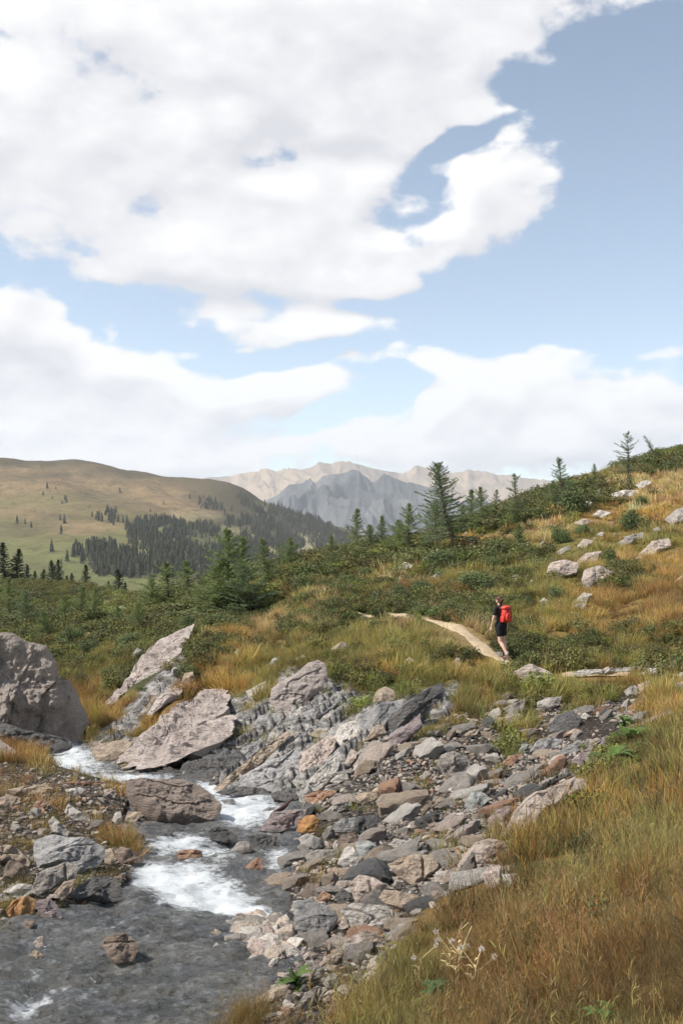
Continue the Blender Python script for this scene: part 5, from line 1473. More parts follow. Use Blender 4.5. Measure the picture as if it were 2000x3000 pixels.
def grow(name, n, y0, y1, protos, s0, s1, pick, label, cat, heath=False, tmax=.50, upr=1.0, keepbare=.06):
    t_ = rng.uniform(-tmax, tmax, n); Yr = np.sqrt(rng.uniform(y0 ** 2, y1 ** 2, n))
    X = t_ * Yr
    Z = H(X, Yr)
    Wt, br = plan(X, Yr, Z, 0.0 if heath else .15)
    kind = (Wt.cumsum(1) > rng.random(n)[:, None]).argmax(1)
    want = np.isin(kind, pick)
    ok = want & (rng.random(n) > br * (1 - keepbare) + 0.0)
    ok &= ~inpoly(X, Yr, STREAM)
    ok &= path_dist(X, Yr) > .36
    if y0 > 15 and not heath:
        ok &= path_dist(X, Yr + .55) > .62
    for a, b, rx_, ry_ in FOOT:
        sh_ = 0.0 if heath else min(.35, .5 * rx_ + .06)
        ok &= ((X - a) / (rx_ + .02)) ** 2 + ((Yr - b + sh_ * .6) / (ry_ + sh_)) ** 2 > .8
    # hide-and-seek with the viewer's own feet
    ok &= Yr > 2.0
    gap = fbm(X * 2.3, Yr * 2.0, octs=3, seed=144, gain=.6)
    if not heath: ok &= gap > -.30 + .35 * (rng.random(n) - .5)
    i = np.nonzero(ok)[0]
    m = len(i)
    col = KIND_COL[kind[i]]
    clump = fbm(X[i] * 1.5, Yr[i] * 1.3, octs=3, seed=140, gain=.65)[:, None]
    col = col * np.clip(1.10 + .55 * clump + rng.normal(0, .20, (m, 1)), .35, 2.0)
    col = col * (1 + rng.normal(0, .10, (m, 3)))
    if heath:
        lot = rng.random((m, 1))
        col = np.where(lot < .22, KIND_COL[B_] * rng.uniform(.7, 1.25, (m, 1)), np.where(lot < .34, KIND_COL[O_] * rng.uniform(.5, .9, (m, 1)), col))
    elif y0 < 15:
        lot = rng.random((m, 1))
        col = np.where(lot < .16, np.array([.16, .105, .055]) * rng.uniform(.6, 1.2, (m, 1)), np.where(lot < .26, np.array([.17, .18, .06]) * rng.uniform(.6, 1.2, (m, 1)), col * .80))
    gr = col.mean(1, keepdims=True)
    col = gr + (col - gr) * rng.uniform(.8, 1.15, (m, 1))
    s = rng.uniform(s0, s1, m) * np.clip(1 + .55 * clump[:, 0], .45, 1.7)
    if not heath:
        s = s * np.where(kind[i] == D_, .75, 1.0) * np.where(kind[i] == B_, .7, 1.0)
    s = s * np.where(br[i] > .5, .72, 1.0)
    P = np.stack([X[i], Yr[i], Z[i]], 1)
    lean = .16 if (heath or y0 > 20) else .30
    rot = np.stack([rng.normal(0, lean, m), rng.normal(0.08, lean, m), rng.uniform(0, 6.28, m)], 1)
    scl = np.stack([s * rng.uniform(.85, 1.2, m), s * rng.uniform(.85, 1.2, m), s * rng.uniform(.8, 1.25, m) * upr], 1)
    scatter(name, P, rot, scl, rng.integers(0, len(protos), m), np.clip(col, 0.01, .9), protos, label, cat)
    return m


allk = [G_, O_, D_, B_, R_, P_]
n1 = grow('grass', 30000, 2.9, 8.5, near_t, .75, 1.3, allk, 'tall golden brown grass of the near bank', 'grass', tmax=.40)
n2 = grow('grass', 26000, 8.5, 18, near_t[:6] + mid_t, .6, 1.0, allk, 'golden and olive grass along the dry bank and gully', 'grass', tmax=.44)
n3 = grow('grass', 34000, 18, 42, mid_t, .8, 1.35, [G_, O_, B_, R_, P_], 'orange and olive grass on the knoll and beside the trail', 'grass', tmax=.42)
n4 = grow('grass', 36000, 42, 128, far_t, .65, 1.1, [G_, O_, B_, R_, P_], 'straw coloured grass on the upper slope', 'grass', tmax=.42)
n5 = grow('heath', 24000, 18, 45, heath_t, .40, .80, [D_, B_], 'low dark green heath on the knoll', 'heath', heath=True, tmax=.42)
n6 = grow('heath', 40000, 45, 150, heath_t, .7, 1.6, [D_, B_], 'dark green heath and dwarf shrubs on the far slope', 'heath', heath=True, tmax=.42, upr=.75)
n7 = grow('herbs', 6000, 3.0, 18, heath_near, .45, .85, [D_, B_], 'small green herbs between the dry grass', 'herbs', heath=True, tmax=.44)
print('tufts', n1, n2, n3, n4, n5, n6, n7)


# ------------------------------------------------------------------ conifers
BARK = plain_mat('grey_bark', (0.15, 0.115, 0.09), .9, .4, 14, .03)
NEEDLE = {
    'larch': plant_mat('larch_needles', .4, tinted=False, base=(0.200, 0.250, 0.095), var=.35),
    'spruce': plant_mat('spruce_needles', .12, tinted=False, base=(0.034, 0.055, 0.032), var=.3),
    'blue': plant_mat('blue_green_needles', .35, tinted=False, base=(0.175, 0.225, 0.110), var=.3),
    'juniper': plant_mat('juniper_needles', .15, tinted=False, base=(0.12, 0.150, 0.060), var=.35),
}


def tube(V, Q, p0, p1, r0, r1, n=6):
    p0 = np.array(p0, float); p1 = np.array(p1, float)
    d = p1 - p0; L_ = np.linalg.norm(d) + 1e-9; d /= L_
    a = np.cross(d, (0, 0, 1.0) if abs(d[2]) < .9 else (1.0, 0, 0)); a /= np.linalg.norm(a); b = np.cross(d, a)
    i0 = len(V)
    for k_ in range(n):
        t = 2 * math.pi * k_ / n
        o_ = a * math.cos(t) + b * math.sin(t)
        V.append(p0 + o_ * r0); V.append(p1 + o_ * r1)
    for k_ in range(n):
        j = (k_ + 1) % n
        Q.append((i0 + 2 * k_, i0 + 2 * j, i0 + 2 * j + 1, i0 + 2 * k_ + 1))


def conifer(seed, height=4.5, width=.36, branches=95, sparse=0.0, lean=(0, 0), bottom=.06, leaf=.055, clump=5, droop=.25, top=.0, ragged=.35, shape=.8, dens=1.0):
    """trunk with limbs, and needle sprays along each limb"""
    rg = np.random.default_rng(seed)
    V, Q = [], []
    N = 9
    path = []
    for i in range(N + 1):
        t = i / N
        path.append(np.array([lean[0] * height * t ** 1.2 + .02 * height * math.sin(3 * t + seed), lean[1] * height * t + .015 * height * math.cos(4 * t + seed), height * t - (.05 if i == 0 else 0)]))
    for i in range(N):
        r0 = .020 * height * (1 - i / N) ** .9 + .004; r1 = .020 * height * (1 - (i + 1) / N) ** .9 + .004
        tube(V, Q, path[i], path[i + 1], r0, r1, 7)

    def axis(t):
        f = t * N; i = min(int(f), N - 1)
        return path[i] + (path[i + 1] - path[i]) * (f - i)
    LV = []
    gold = 2.399
    for bI in range(branches):
        t = bottom + (1 - bottom) * (bI + rg.random()) / branches
        if rg.random() < sparse * .5: continue
        L_ = width * height * ((1 - t) ** shape) * (1 + rg.normal(0, ragged)) + .03 * height
        L_ = max(L_, .04 * height)
        az = bI * gold + rg.normal(0, .5)
        p = axis(t)
        el = .05 + .55 * t - droop * (1 - t) + rg.normal(0, .12)
        steps = max(3, int(L_ / .14))
        q = p.copy()
        d = np.array([math.cos(az) * math.cos(el), math.sin(az) * math.cos(el), math.sin(el)])
        prev = q.copy()
        for s in range(steps):
            e2 = el + .35 * (s / steps) ** 2
            d = np.array([math.cos(az) * math.cos(e2), math.sin(az) * math.cos(e2), math.sin(e2)])
            nq = prev + d * L_ / steps
            r_ = .006 * height * (L_ / (width * height + .01)) * (1 - s / steps) + .002
            tube(V, Q, prev, nq, r_, r_ * .75, 3)
            frac = (s + .5) / steps
            nc = int(clump * dens * (1.3 if frac > .25 else .6) * (1 - sparse * rg.random()) + rg.random())
            side = np.cross(d, (0, 0, 1.0)); side /= np.linalg.norm(side) + 1e-9
            wd_ = .10 * L_ * (1 - frac * .7) + .03
            for c_ in range(nc):
                m0 = prev + (nq - prev) * rg.random() + side * rg.normal(0, wd_) + np.array([0, 0, rg.normal(-.01, .03)])
                LV.append((m0, d + side * rg.normal(0, .8) + rg.normal(0, .35, 3)))
            prev = nq
    # leader
    for j in range(int(10 * dens)):
        m0 = axis(1 - .12 * rg.random()) + rg.normal(0, .012 * height, 3)
        LV.append((m0, np.array([rg.normal(0, .4), rg.normal(0, .4), 1.0])))
    tm = mesh_from('trunk', V, Q); tm.materials.append(BARK)
    n = len(LV)
    P = np.array([a for a, _ in LV]); T_ = np.array([b for _, b in LV]); T_ /= np.linalg.norm(T_, axis=1, keepdims=True)
    n1 = rg.normal(0, 1, (n, 3)); n1[:, 2] += .6
    B_2 = np.cross(n1, T_); B_2 /= np.linalg.norm(B_2, axis=1, keepdims=True)
    s = leaf * rg.uniform(.6, 1.5, (n, 1))
    Vq = np.stack([P - T_ * s, P + B_2 * s * .26, P + T_ * s, P - B_2 * s * .26], 1).reshape(-1, 3)
    cm = mesh_from('crown', Vq, np.arange(4 * n).reshape(-1, 4), smooth=False)
    return tm, cm


PROTO = {
    'larch_a': (conifer(1, width=.30, branches=130, leaf=.078, clump=7), 'larch'),
    'larch_b': (conifer(2, width=.34, branches=125, leaf=.078, clump=7, ragged=.7), 'larch'),
    'larch_lean': (conifer(3, width=.24, branches=140, leaf=.068, clump=7, lean=(-.16, 0), ragged=.55, bottom=.12, shape=.6), 'blue'),
    'sparse': (conifer(4, width=.22, branches=95, leaf=.07, clump=7, sparse=.25, ragged=.6, bottom=.18, shape=.65), 'blue'),
    'sparse_b': (conifer(5, width=.26, branches=85, leaf=.07, clump=7, sparse=.3, ragged=.7, bottom=.25), 'blue'),
    'bushy': (conifer(6, height=4.2, width=.46, branches=140, leaf=.078, clump=7, bottom=.02, droop=.1, ragged=.35, shape=.65), 'larch'),
    'bushy_b': (conifer(7, height=4.2, width=.42, branches=130, leaf=.078, clump=7, bottom=.02, droop=.05, ragged=.45, shape=.7), 'blue'),
    'spruce': (conifer(8, width=.27, branches=130, leaf=.085, clump=7, droop=.35, ragged=.22), 'spruce'),
    'spruce_b': (conifer(9, width=.23, branches=120, leaf=.085, clump=7, droop=.35, ragged=.25), 'spruce'),
    'snag': (conifer(10, width=.16, branches=60, leaf=.065, clump=7, lean=(-.55, 0), sparse=.4, bottom=.52, ragged=.5, shape=.2), 'blue'),
}
PH = {k_: (4.2 if 'bushy' in k_ else 4.5) for k_ in PROTO}


def tree(kind, u, v, vtop, name, label, group=None, Y=None, wide=1.0, spin=None):
    (tm, cm), nd = PROTO[kind]
    h = hit(u, v) if Y is None else None
    if h is None:
        x = (u - CU) / F * Y
        h = Vector((x, Y, float(H(np.array([x]), np.array([Y]))[0])))
    hgt = (CV - vtop) / F * h.y - h.z
    s = max(hgt, .5) / PH[kind]
    e = bpy.data.objects.new(name, None)
    C.objects.link(e)
    e.location = h
    e.scale = (s * wide, s * wide, s)
    e.rotation_euler = (0, 0, spin if spin is not None else rng.uniform(0, 6.28))
    e.empty_display_size = .2
    for nm, me in (('trunk', tm), ('crown', cm)):
        o = link(nm, me, parent=e)
        if nm == 'crown' and len(me.materials) == 0: me.materials.append(NEEDLE[nd])
    tag(e, label, 'tree', group)
    return e


for a in [
    ('larch_lean', 1040, 1262, 1066, 'larch_tree', 'tallest leaning larch standing on the knoll crest', None, None, 1.15, 0.0),
    ('bushy_b', 1000, 1258, 1150, 'larch_tree', 'broad young larch at the foot of the tallest leaning larch'),
    ('larch_b', 938, 1272, 1158, 'larch_tree', 'wide ragged larch left of the tallest leaning larch'),
    ('bushy', 915, 1270, 1195, 'larch_tree', 'small spreading larch against the wide ragged larch'),
    ('larch_a', 820, 1264, 1170, 'larch_tree', 'slim dark larch on the crest against the blue mountain'),
    ('larch_a', 876, 1262, 1186, 'larch_tree', 'short slim larch right of the slim dark larch on the crest'),
    ('bushy', 848, 1264, 1206, 'larch_tree', 'stunted larch between the two slim crest larches'),
    ('larch_a', 1083, 1224, 1126, 'larch_tree', 'pointed larch of the close pair right of the tallest larch'),
    ('larch_b', 1104, 1218, 1120, 'larch_tree', 'taller larch of the close pair right of the tallest larch'),
    ('bushy_b', 1062, 1232, 1160, 'larch_tree', 'low bushy larch at the foot of the close pair'),
    ('sparse', 1139, 1190, 1125, 'larch_tree', 'thin sparse larch right of the close pair'),
    ('sparse_b', 1184, 1205, 1090, 'larch_tree', 'sparse larch with bare lower trunk against the pale mountains'),
    ('bushy', 1180, 1212, 1158, 'larch_tree', 'bushy larch growth at the foot of the bare trunked larch'),
    ('bushy', 1190, 1274, 1204, 'larch_tree', 'squat bushy larch on the straw slope'),
    ('sparse', 1284, 1172, 1052, 'larch_tree', 'tall open larch rising out of the round larch thicket'),
    ('bushy', 1270, 1172, 1105, 'larch_tree', 'left half of the round larch thicket'),
    ('bushy_b', 1310, 1180, 1108, 'larch_tree', 'right half of the round larch thicket'),
    ('larch_a', 1364, 1110, 1066, 'larch_tree', 'tiny slim larch alone on the skyline'),
    ('sparse_b', 1440, 1118, 994, 'larch_tree', 'tall ragged larch with drooping branches on the skyline'),
    ('bushy_b', 1446, 1122, 1090, 'larch_tree', 'little bushy larch at the foot of the tall ragged skyline larch'),
    ('snag', 1514, 1066, 1004, 'larch_tree', 'bent larch leaning far over on the skyline slope', None, None, 1.0, 0.0),
    ('bushy', 1500, 1080, 1056, 'larch_tree', 'tiny bushy larch under the bent leaning larch'),
    ('larch_b', 1559, 1050, 1022, 'larch_tree', 'small larch where the skyline leaves the picture'),
    ('larch_b', 526, 1408, 1218, 'larch_tree', 'tall front larch of the dense thicket above the slabs', None, None, 1.1),
    ('larch_a', 556, 1404, 1236, 'larch_tree', 'tall bare stemmed larch inside the dense thicket'),
    ('bushy', 510, 1412, 1290, 'larch_tree', 'broad low larch on the left of the dense thicket', None, None, 1.5),
    ('bushy_b', 560, 1415, 1300, 'larch_tree', 'broad low larch on the right of the dense thicket', None, None, 1.5),
    ('larch_a', 604, 1362, 1238, 'larch_tree', 'slender larch just right of the dense thicket'),
    ('sparse', 640, 1320, 1250, 'larch_tree', 'small thin larch behind the slender thicket larch'),
    ('bushy', 666, 1312, 1236, 'larch_tree', 'small larch near the crest of the knoll saddle'),
    ('larch_b', 760, 1285, 1230, 'larch_tree', 'dark small larch left of the slim dark crest larch'),
    ('bushy', 765, 1318, 1268, 'larch_tree', 'young larch in front of the dark small crest larch'),
    ('larch_b', 385, 1392, 1293, 'larch_tree', 'left larch of the hazy green pair in the hollow', None, None, 1.5),
    ('larch_a', 428, 1386, 1288, 'larch_tree', 'right larch of the hazy green pair in the hollow', None, None, 1.4),
    ('bushy', 350, 1410, 1330, 'larch_tree', 'bushy larch left of the hazy green pair'),
    ('bushy_b', 460, 1402, 1345, 'larch_tree', 'bushy larch between hazy pair and dense thicket'),
    ('bushy', 320, 1450, 1385, 'larch_tree', 'low larch below the hazy green pair'),
    ('larch_b', 188, 1425, 1348, 'larch_tree', 'front larch of the green clump in the left hollow'),
    ('larch_a', 218, 1432, 1352, 'larch_tree', 'slim larch of the green clump in the left hollow'),
    ('bushy', 150, 1430, 1370, 'larch_tree', 'bushy larch left of the green clump in the hollow'),
    ('bushy_b', 60, 1445, 1358, 'larch_tree', 'broad larch above the huge rock wall'),
    ('larch_b', 22, 1425, 1328, 'larch_tree', 'tall larch at the edge above the huge rock wall'),
    ('bushy', 100, 1470, 1405, 'larch_tree', 'low larch just above the shoulder of the rock wall'),
    ('bushy', -20, 1440, 1380, 'larch_tree', 'bushy larch at the picture edge above the rock wall'),
    ('bushy_b', 270, 1440, 1395, 'larch_tree', 'low larch right of the green clump in the hollow'),
]:
    tree(*a)
for i, (u, vt, Y, lb) in enumerate([(10, 1248, 128, 'tallest black spruce at the left edge of the pasture'), (42, 1262, 128, 'broad black spruce next to the tallest one'), (62, 1298, 130, 'small black spruce right of the broad one'), (120, 1288, 130, 'taller of the two middle black spruces'), (136, 1286, 128, 'broader of the two middle black spruces'), (100, 1308, 135, 'small black spruce left of the middle pair'),
                                    (196, 1298, 126, 'single cone shaped black spruce on the meadow rim'), (166, 1317, 130, 'narrow small black spruce left of the cone shaped one'), (154, 1322, 135, 'smallest black spruce in the gap of the row'), (272, 1308, 112, 'black spruce at the right end of the row'), (250, 1335, 115, 'low black spruce left of the row end'), (80, 1312, 135, 'low black spruce in the left half of the row'), (288, 1338, 110, 'low black spruce right of the row end')]):
    tree('spruce' if i % 2 else 'spruce_b', u, 0, vt, 'spruce_tree', lb, None, Y, 1.25)

# ------------------------------------------------------------------ shrubs
SHRUB = [leafmass(160 + i, 3000, .5, .5, .55, .026, 9, up=.2, hollow=.3) for i in range(4)]
STEM = []
for i in range(2):
    Vs, Qs = [], []
    for j in range(9):
        a = j * .7
        tube(Vs, Qs, (0, 0, -.05), (.28 * math.cos(a), .28 * math.sin(a), .32), .012, .005, 4)
    STEM.append(mesh_from('stem', Vs, Qs)); STEM[-1].materials.append(BARK)
for me in SHRUB: me.materials.append(NEEDLE['juniper'])
for i, (u, v, wp_, hp_, lb) in enumerate([
    (1449, 1216, 84, 48, 'round dark juniper on the open upper slope'), (1394, 1298, 52, 38, 'small round juniper above the largest slope boulder'), (1289, 1246, 60, 42, 'loose juniper below the round larch thicket'), (1094, 1362, 116, 50, 'wide dark shrub on the slope left above the hiker'),
    (919, 1392, 76, 52, 'dark shrub in the heather above the trail'), (1009, 1306, 112, 44, 'wide shrub under the tallest leaning larch'), (1144, 1302, 76, 32, 'low shrub left of the squat bushy larch'), (1139, 1272, 60, 34, 'shrub touching the squat bushy larch'),
    (1324, 1182, 120, 60, 'broad shrub at the foot of the round larch thicket'), (1209, 1392, 44, 24, 'little shrub right above the hiker'), (1279, 1384, 64, 40, 'olive shrub on the slope right of the hiker'), (970, 1368, 70, 34, 'low shrub between trail and wide dark shrub'), (840, 1330, 70, 26, 'low shrub below the crest larches'),
    (790, 1346, 60, 24, 'low shrub on the back of the knoll'), (700, 1352, 60, 26, 'low shrub right of the slender thicket larch'), (500, 1452, 80, 40, 'dark shrub under the dense larch thicket'), (430, 1452, 70, 40, 'dark shrub left under the dense larch thicket'), (300, 1492, 80, 40, 'dark shrub in the left hollow'),
    (210, 1500, 70, 36, 'dark shrub above the gap of the gorge'), (160, 1482, 70, 40, 'dark shrub right behind the huge rock wall'), (380, 1498, 80, 36, 'dark shrub behind the head of the long slab'), (250, 1560, 60, 30, 'brownish shrub above the gorge gap'), (1335, 1226, 50, 24, 'low juniper on the straw slope'), (1030, 1412, 60, 26, 'dark shrub just above the trail bend'),
    (1120, 1420, 60, 30, 'dark shrub beside the trail left of the hiker'), (820, 1455, 60, 24, 'olive shrub on the turf of the knoll'), (1470, 1160, 50, 22, 'low juniper near the skyline ledge'), (1230, 1150, 60, 26, 'dark shrub on the crest line'), (1540, 1082, 60, 24, 'dark shrub on the steep skyline turf'), (1160, 1200, 70, 26, 'dark shrub below the thin sparse larch'),
]):
    h = hit(u, v)
    e = bpy.data.objects.new('shrub', None); C.objects.link(e)
    e.location = h
    wm_, hm_ = wp_ / F * h.y, hp_ / F * h.y
    e.scale = (wm_, wm_ * .8, hm_ / .62)
    e.rotation_euler = (0, 0, rng.uniform(0, 6.28))
    link('foliage', SHRUB[i % 4], parent=e); link('stem', STEM[i % 2], parent=e)
    tag(e, lb, 'shrub')

# ------------------------------------------------------------------ far forest on the ridge
FOREST = [[(168, 1272), (200, 1262), (250, 1258), (300, 1275), (360, 1300), (372, 1325), (300, 1330), (225, 1322), (215, 1300), (180, 1290)],
          [(290, 1215), (320, 1198), (380, 1200), (500, 1212), (515, 1222), (480, 1232), (420, 1240), (400, 1250), (500, 1262), (500, 1330), (380, 1330), (365, 1295), (320, 1262), (300, 1240)],
          [(500, 1240), (560, 1232), (640, 1230), (730, 1270), (700, 1285), (560, 1300), (500, 1300)],
          [(512, 1198), (530, 1188), (580, 1192), (600, 1175), (630, 1190), (670, 1225), (720, 1265), (660, 1262), (600, 1235), (560, 1215), (525, 1212)],
          [(545, 1140), (580, 1150), (600, 1175), (570, 1172), (540, 1160)], [(600, 1160), (640, 1172), (720, 1195), (800, 1212), (820, 1270), (740, 1275), (700, 1235), (650, 1200)],
          [(455, 1158), (480, 1152), (512, 1168), (510, 1178), (470, 1172)], [(210, 1190), (260, 1180), (300, 1195), (290, 1215), (240, 1208)]]
FD = [1.0, .9, .9, 1.0, .5, 1.0, .5, .25]
FP = []
for poly, dn in zip(FOREST, FD):
    a0, a1 = min(p[0] for p in poly), max(p[0] for p in poly); b0, b1 = min(p[1] for p in poly), max(p[1] for p in poly)
    n = int((a1 - a0) * (b1 - b0) / 9 * dn)
    U, Vv = rng.uniform(a0, a1, n), rng.uniform(b0, b1, n)
    jj = fbm(U / 16, Vv / 9, octs=2, seed=170)
    ok = inpoly(U + 14 * jj + rng.normal(0, 5, n), Vv + 7 * jj + rng.normal(0, 3, n), poly) & (jj > -.42 + .2 * rng.random(n))
    FP += list(zip(U[ok], Vv[ok]))
for u, v in zip(rng.uniform(0, 560, 130), rng.uniform(1120, 1320, 130)):
    if fbm(np.array([u / 60]), np.array([v / 25]), octs=2, seed=172)[0] > .1: FP.append((u, v))
FP = np.array(FP)
ygf = np.exp(np.linspace(math.log(700), math.log(3300), 170))
pos = []
for i in range(0, len(FP), 400):
    bl = FP[i:i + 400]
    x = ((bl[:, 0] - CU) / F)[:, None] * ygf[None, :]
    yb = np.repeat(ygf[None, :], len(bl), 0)
    d = HH(x.ravel(), yb.ravel()).reshape(x.shape) + ((bl[:, 1] - CV) / F)[:, None] * yb
    ii = (d > 0).argmax(1); has = (d > 0).any(1)
    for j in np.nonzero(has)[0]:
        k_ = ii[j]
        pos.append((x[j, k_], ygf[k_], d[j, k_] - (bl[j, 1] - CV) / F * ygf[k_]))
pos = np.array(pos)
pos[:, 2] = HH(pos[:, 0], pos[:, 1])


def far_conifer(seed):
    rg = np.random.default_rng(seed)
    V, T3 = [], []
    tiers = 5
    for t in range(tiers):
        z0 = .08 + .9 * t / tiers; z1 = min(1.0, z0 + .34); r = .17 * (1 - t / tiers) ** .8 + .02
        i0 = len(V); n = 8
        for k_ in range(n):
            a = 6.283 * k_ / n + rg.random(); rr = r * rg.uniform(.65, 1.2)
            V.append((rr * math.cos(a), rr * math.sin(a), z0 + rg.normal(0, .02)))
        V.append((rg.normal(0, .01), rg.normal(0, .01), z1))
        for k_ in range(n): T3.append((i0 + k_, i0 + (k_ + 1) % n, i0 + n))
    i0 = len(V)
    V += [(.02, 0, -.1), (-.01, .017, -.1), (-.01, -.017, -.1), (0, 0, .4)]
    T3 += [(i0, i0 + 1, i0 + 3), (i0 + 1, i0 + 2, i0 + 3), (i0 + 2, i0, i0 + 3)]
    me = mesh_from('far_conifer', V, T3, smooth=False)
    return me


FARM = plant_mat('far_forest', .0, tinted=True, var=.3)
fk = [(far_conifer(180 + i), FARM) for i in range(4)]
m_ = len(pos)
hs = rng.uniform(7, 18, m_)
scatter('forest', pos, np.stack([np.zeros(m_), np.zeros(m_), rng.uniform(0, 6.28, m_)], 1), np.stack([hs * 1.15, hs * 1.15, hs], 1), rng.integers(0, 4, m_), np.array([.042, .058, .036]) * rng.uniform(.65, 1.35, (m_, 1)), fk, 'dark conifer woods scattered over the far ridge', 'forest')
print('forest', m_)


# ------------------------------------------------------------------ hiker
def capsule(bmx, p0, p1, r0, r1, flat=1.0):
    p0, p1 = Vector(p0), Vector(p1)
    d = p1 - p0
    for p, r in ((p0, r0), (p1, r1)):
        bmesh.ops.create_icosphere(bmx, subdivisions=2, radius=r, matrix=Matrix.Translation(p))
    if d.length > 1e-5:
        q = d.to_track_quat('Z', 'Y').to_matrix().to_4x4()
        bmesh.ops.create_cone(bmx, cap_ends=True, segments=14, radius1=r0, radius2=r1, depth=d.length, matrix=Matrix.Translation((p0 + p1) / 2) @ q)


def ellip(bmx, c, r, rot=(0, 0, 0), sub=3):
    bmesh.ops.create_icosphere(bmx, subdivisions=sub, radius=1.0, matrix=Matrix.Translation(Vector(c)) @ Euler(rot).to_matrix().to_4x4() @ Matrix.Diagonal((r[0], r[1], r[2], 1)))


def fused(name, bmx, m_, voxel, parent=None, smooth=4):
    me = bpy.data.meshes.new(name)
    bmx.to_mesh(me); bmx.free()
    me.materials.append(m_)
    o = link(name, me, parent=parent)
    md = o.modifiers.new('fuse', 'REMESH'); md.mode = 'VOXEL'; md.voxel_size = voxel; md.use_smooth_shade = True
    sm = o.modifiers.new('soften', 'SMOOTH'); sm.iterations = smooth; sm.factor = .5
    return o


SKIN = plain_mat('skin', (0.60, 0.37, 0.28), .55, .06, 20, .002, .4)
HAIR = plain_mat('brown_hair', (0.075, 0.042, 0.028), .75, .35, 40, .01)
SHIRT = plain_mat('black_cotton', (0.017, 0.018, 0.020), .85, .3, 30, .006)
SHORTS = plain_mat('black_shorts_cloth', (0.012, 0.012, 0.014), .8, .3, 30, .006)
SHOE = plain_mat('brown_shoe', (0.13, 0.075, 0.06), .7, .3, 30, .004)
SOLE = plain_mat('pale_sole', (0.45, 0.40, 0.36), .8, .15, 30, .003)
SOCK = plain_mat('grey_sock', (0.35, 0.33, 0.32), .9, .15, 60, .003)
EYE = plain_mat('eye', (0.05, 0.035, 0.03), .3, .1, 30, .001)
LIP = plain_mat('lip', (0.45, 0.20, 0.17), .5, .05, 30, .001)

# own frame: +x right hand, +y forward, z up; feet on z = 0, walking with the left foot trailing
sol = {'Lhip': (-.085, .02, .88), 'Rhip': (.085, .02, .88), 'Lknee': (-.085, -.045, .47), 'Rknee': (.09, .01, .48), 'Lank': (-.075, -.30, .13), 'Rank': (.085, -.10, .095)}
b = bmesh.new()
# legs
for s in 'LR':
    capsule(b, sol[s + 'hip'], sol[s + 'knee'], .082, .056)
    kx, ky, kz = sol[s + 'knee']; ax_, ay_, az_ = sol[s + 'ank']
    mid = (kx + (ax_ - kx) * .32, ky + (ay_ - ky) * .32 - .018, kz + (az_ - kz) * .32)
    capsule(b, sol[s + 'knee'], mid, .052, .054)
    capsule(b, mid, sol[s + 'ank'], .052, .034)
ellip(b, (0, .01, .92), (.155, .105, .12))
capsule(b, (0, .01, .95), (0, .035, 1.14), .115, .11)
capsule(b, (-.05, .045, 1.30), (.05, .045, 1.30), .105, .105)
capsule(b, (-.15, .04, 1.385), (.15, .04, 1.385), .05, .05)
capsule(b, (0, .05, 1.40), (0, .075, 1.50), .05, .047)
# head: skull, jaw, nose, ears
ellip(b, (0, .085, 1.595), (.074, .092, .105))
ellip(b, (0, .125, 1.555), (.055, .055, .06))
ellip(b, (0, .178, 1.578), (.013, .02, .022)); capsule(b, (0, .168, 1.605), (0, .186, 1.575), .009, .012)
for s in (-1, 1):
    ellip(b, (s * .076, .075, 1.585), (.010, .02, .03), (0, 0, s * .35))
    ellip(b, (s * .03, .162, 1.54), (.014, .01, .006))
# arms and hands with five fingers each
arms = {-1: ((-.19, .035, 1.375), (-.245, .055, 1.10), (-.235, .14, .88)), 1: ((.19, .035, 1.375), (.25, .0, 1.10), (.24, .02, .87))}
for s, (sh, el_, wr) in arms.items():
    capsule(b, sh, el_, .048, .037); capsule(b, el_, wr, .036, .025)
    wv = Vector(wr); fd = (wv - Vector(el_)).normalized()
    pm = wv + fd * .055
    sidev = Vector((0, 1, 0)) - fd * fd.y; sidev.normalize()
    inn = fd.cross(sidev) * s
    for k_ in (-.024, -.008, .008, .024):
        capsule(b, wv + sidev * k_ * .5, pm + sidev * k_ * 1.1 + fd * .02, .015, .013)
    for k_, ln in ((-.030, .058), (-.010, .072), (.010, .078), (.030, .070)):
        a0 = pm + sidev * k_ * 1.0 + fd * .022
        a1 = a0 + fd * ln * .5 + inn * -.008
        a2 = a1 + fd * ln * .42 + inn * -.022
        capsule(b, a0, a1, .0088, .0082); capsule(b, a1, a2, .0080, .0070)
    t0 = wv + fd * .02 + sidev * .022
    t1 = t0 + fd * .032 + sidev * .022 - inn * .012
    capsule(b, t0, t1, .012, .010); capsule(b, t1, t1 + fd * .030 + sidev * .006 - inn * .008, .0098, .0085)
# feet
for s in 'LR':
    ax_, ay_, az_ = sol[s + 'ank']
    capsule(b, (ax_, ay_ - .03, az_ - .045), (ax_, ay_ + .13, max(.035, az_ - .075)), .034, .028)
    capsule(b, (ax_, ay_, az_), (ax_, ay_ - .01, az_ - .045), .034, .034)
person = fused('person', b, SKIN, .0062, smooth=3)
tag(person, 'hiker in black shirt and shorts walking away along the trail', 'person')

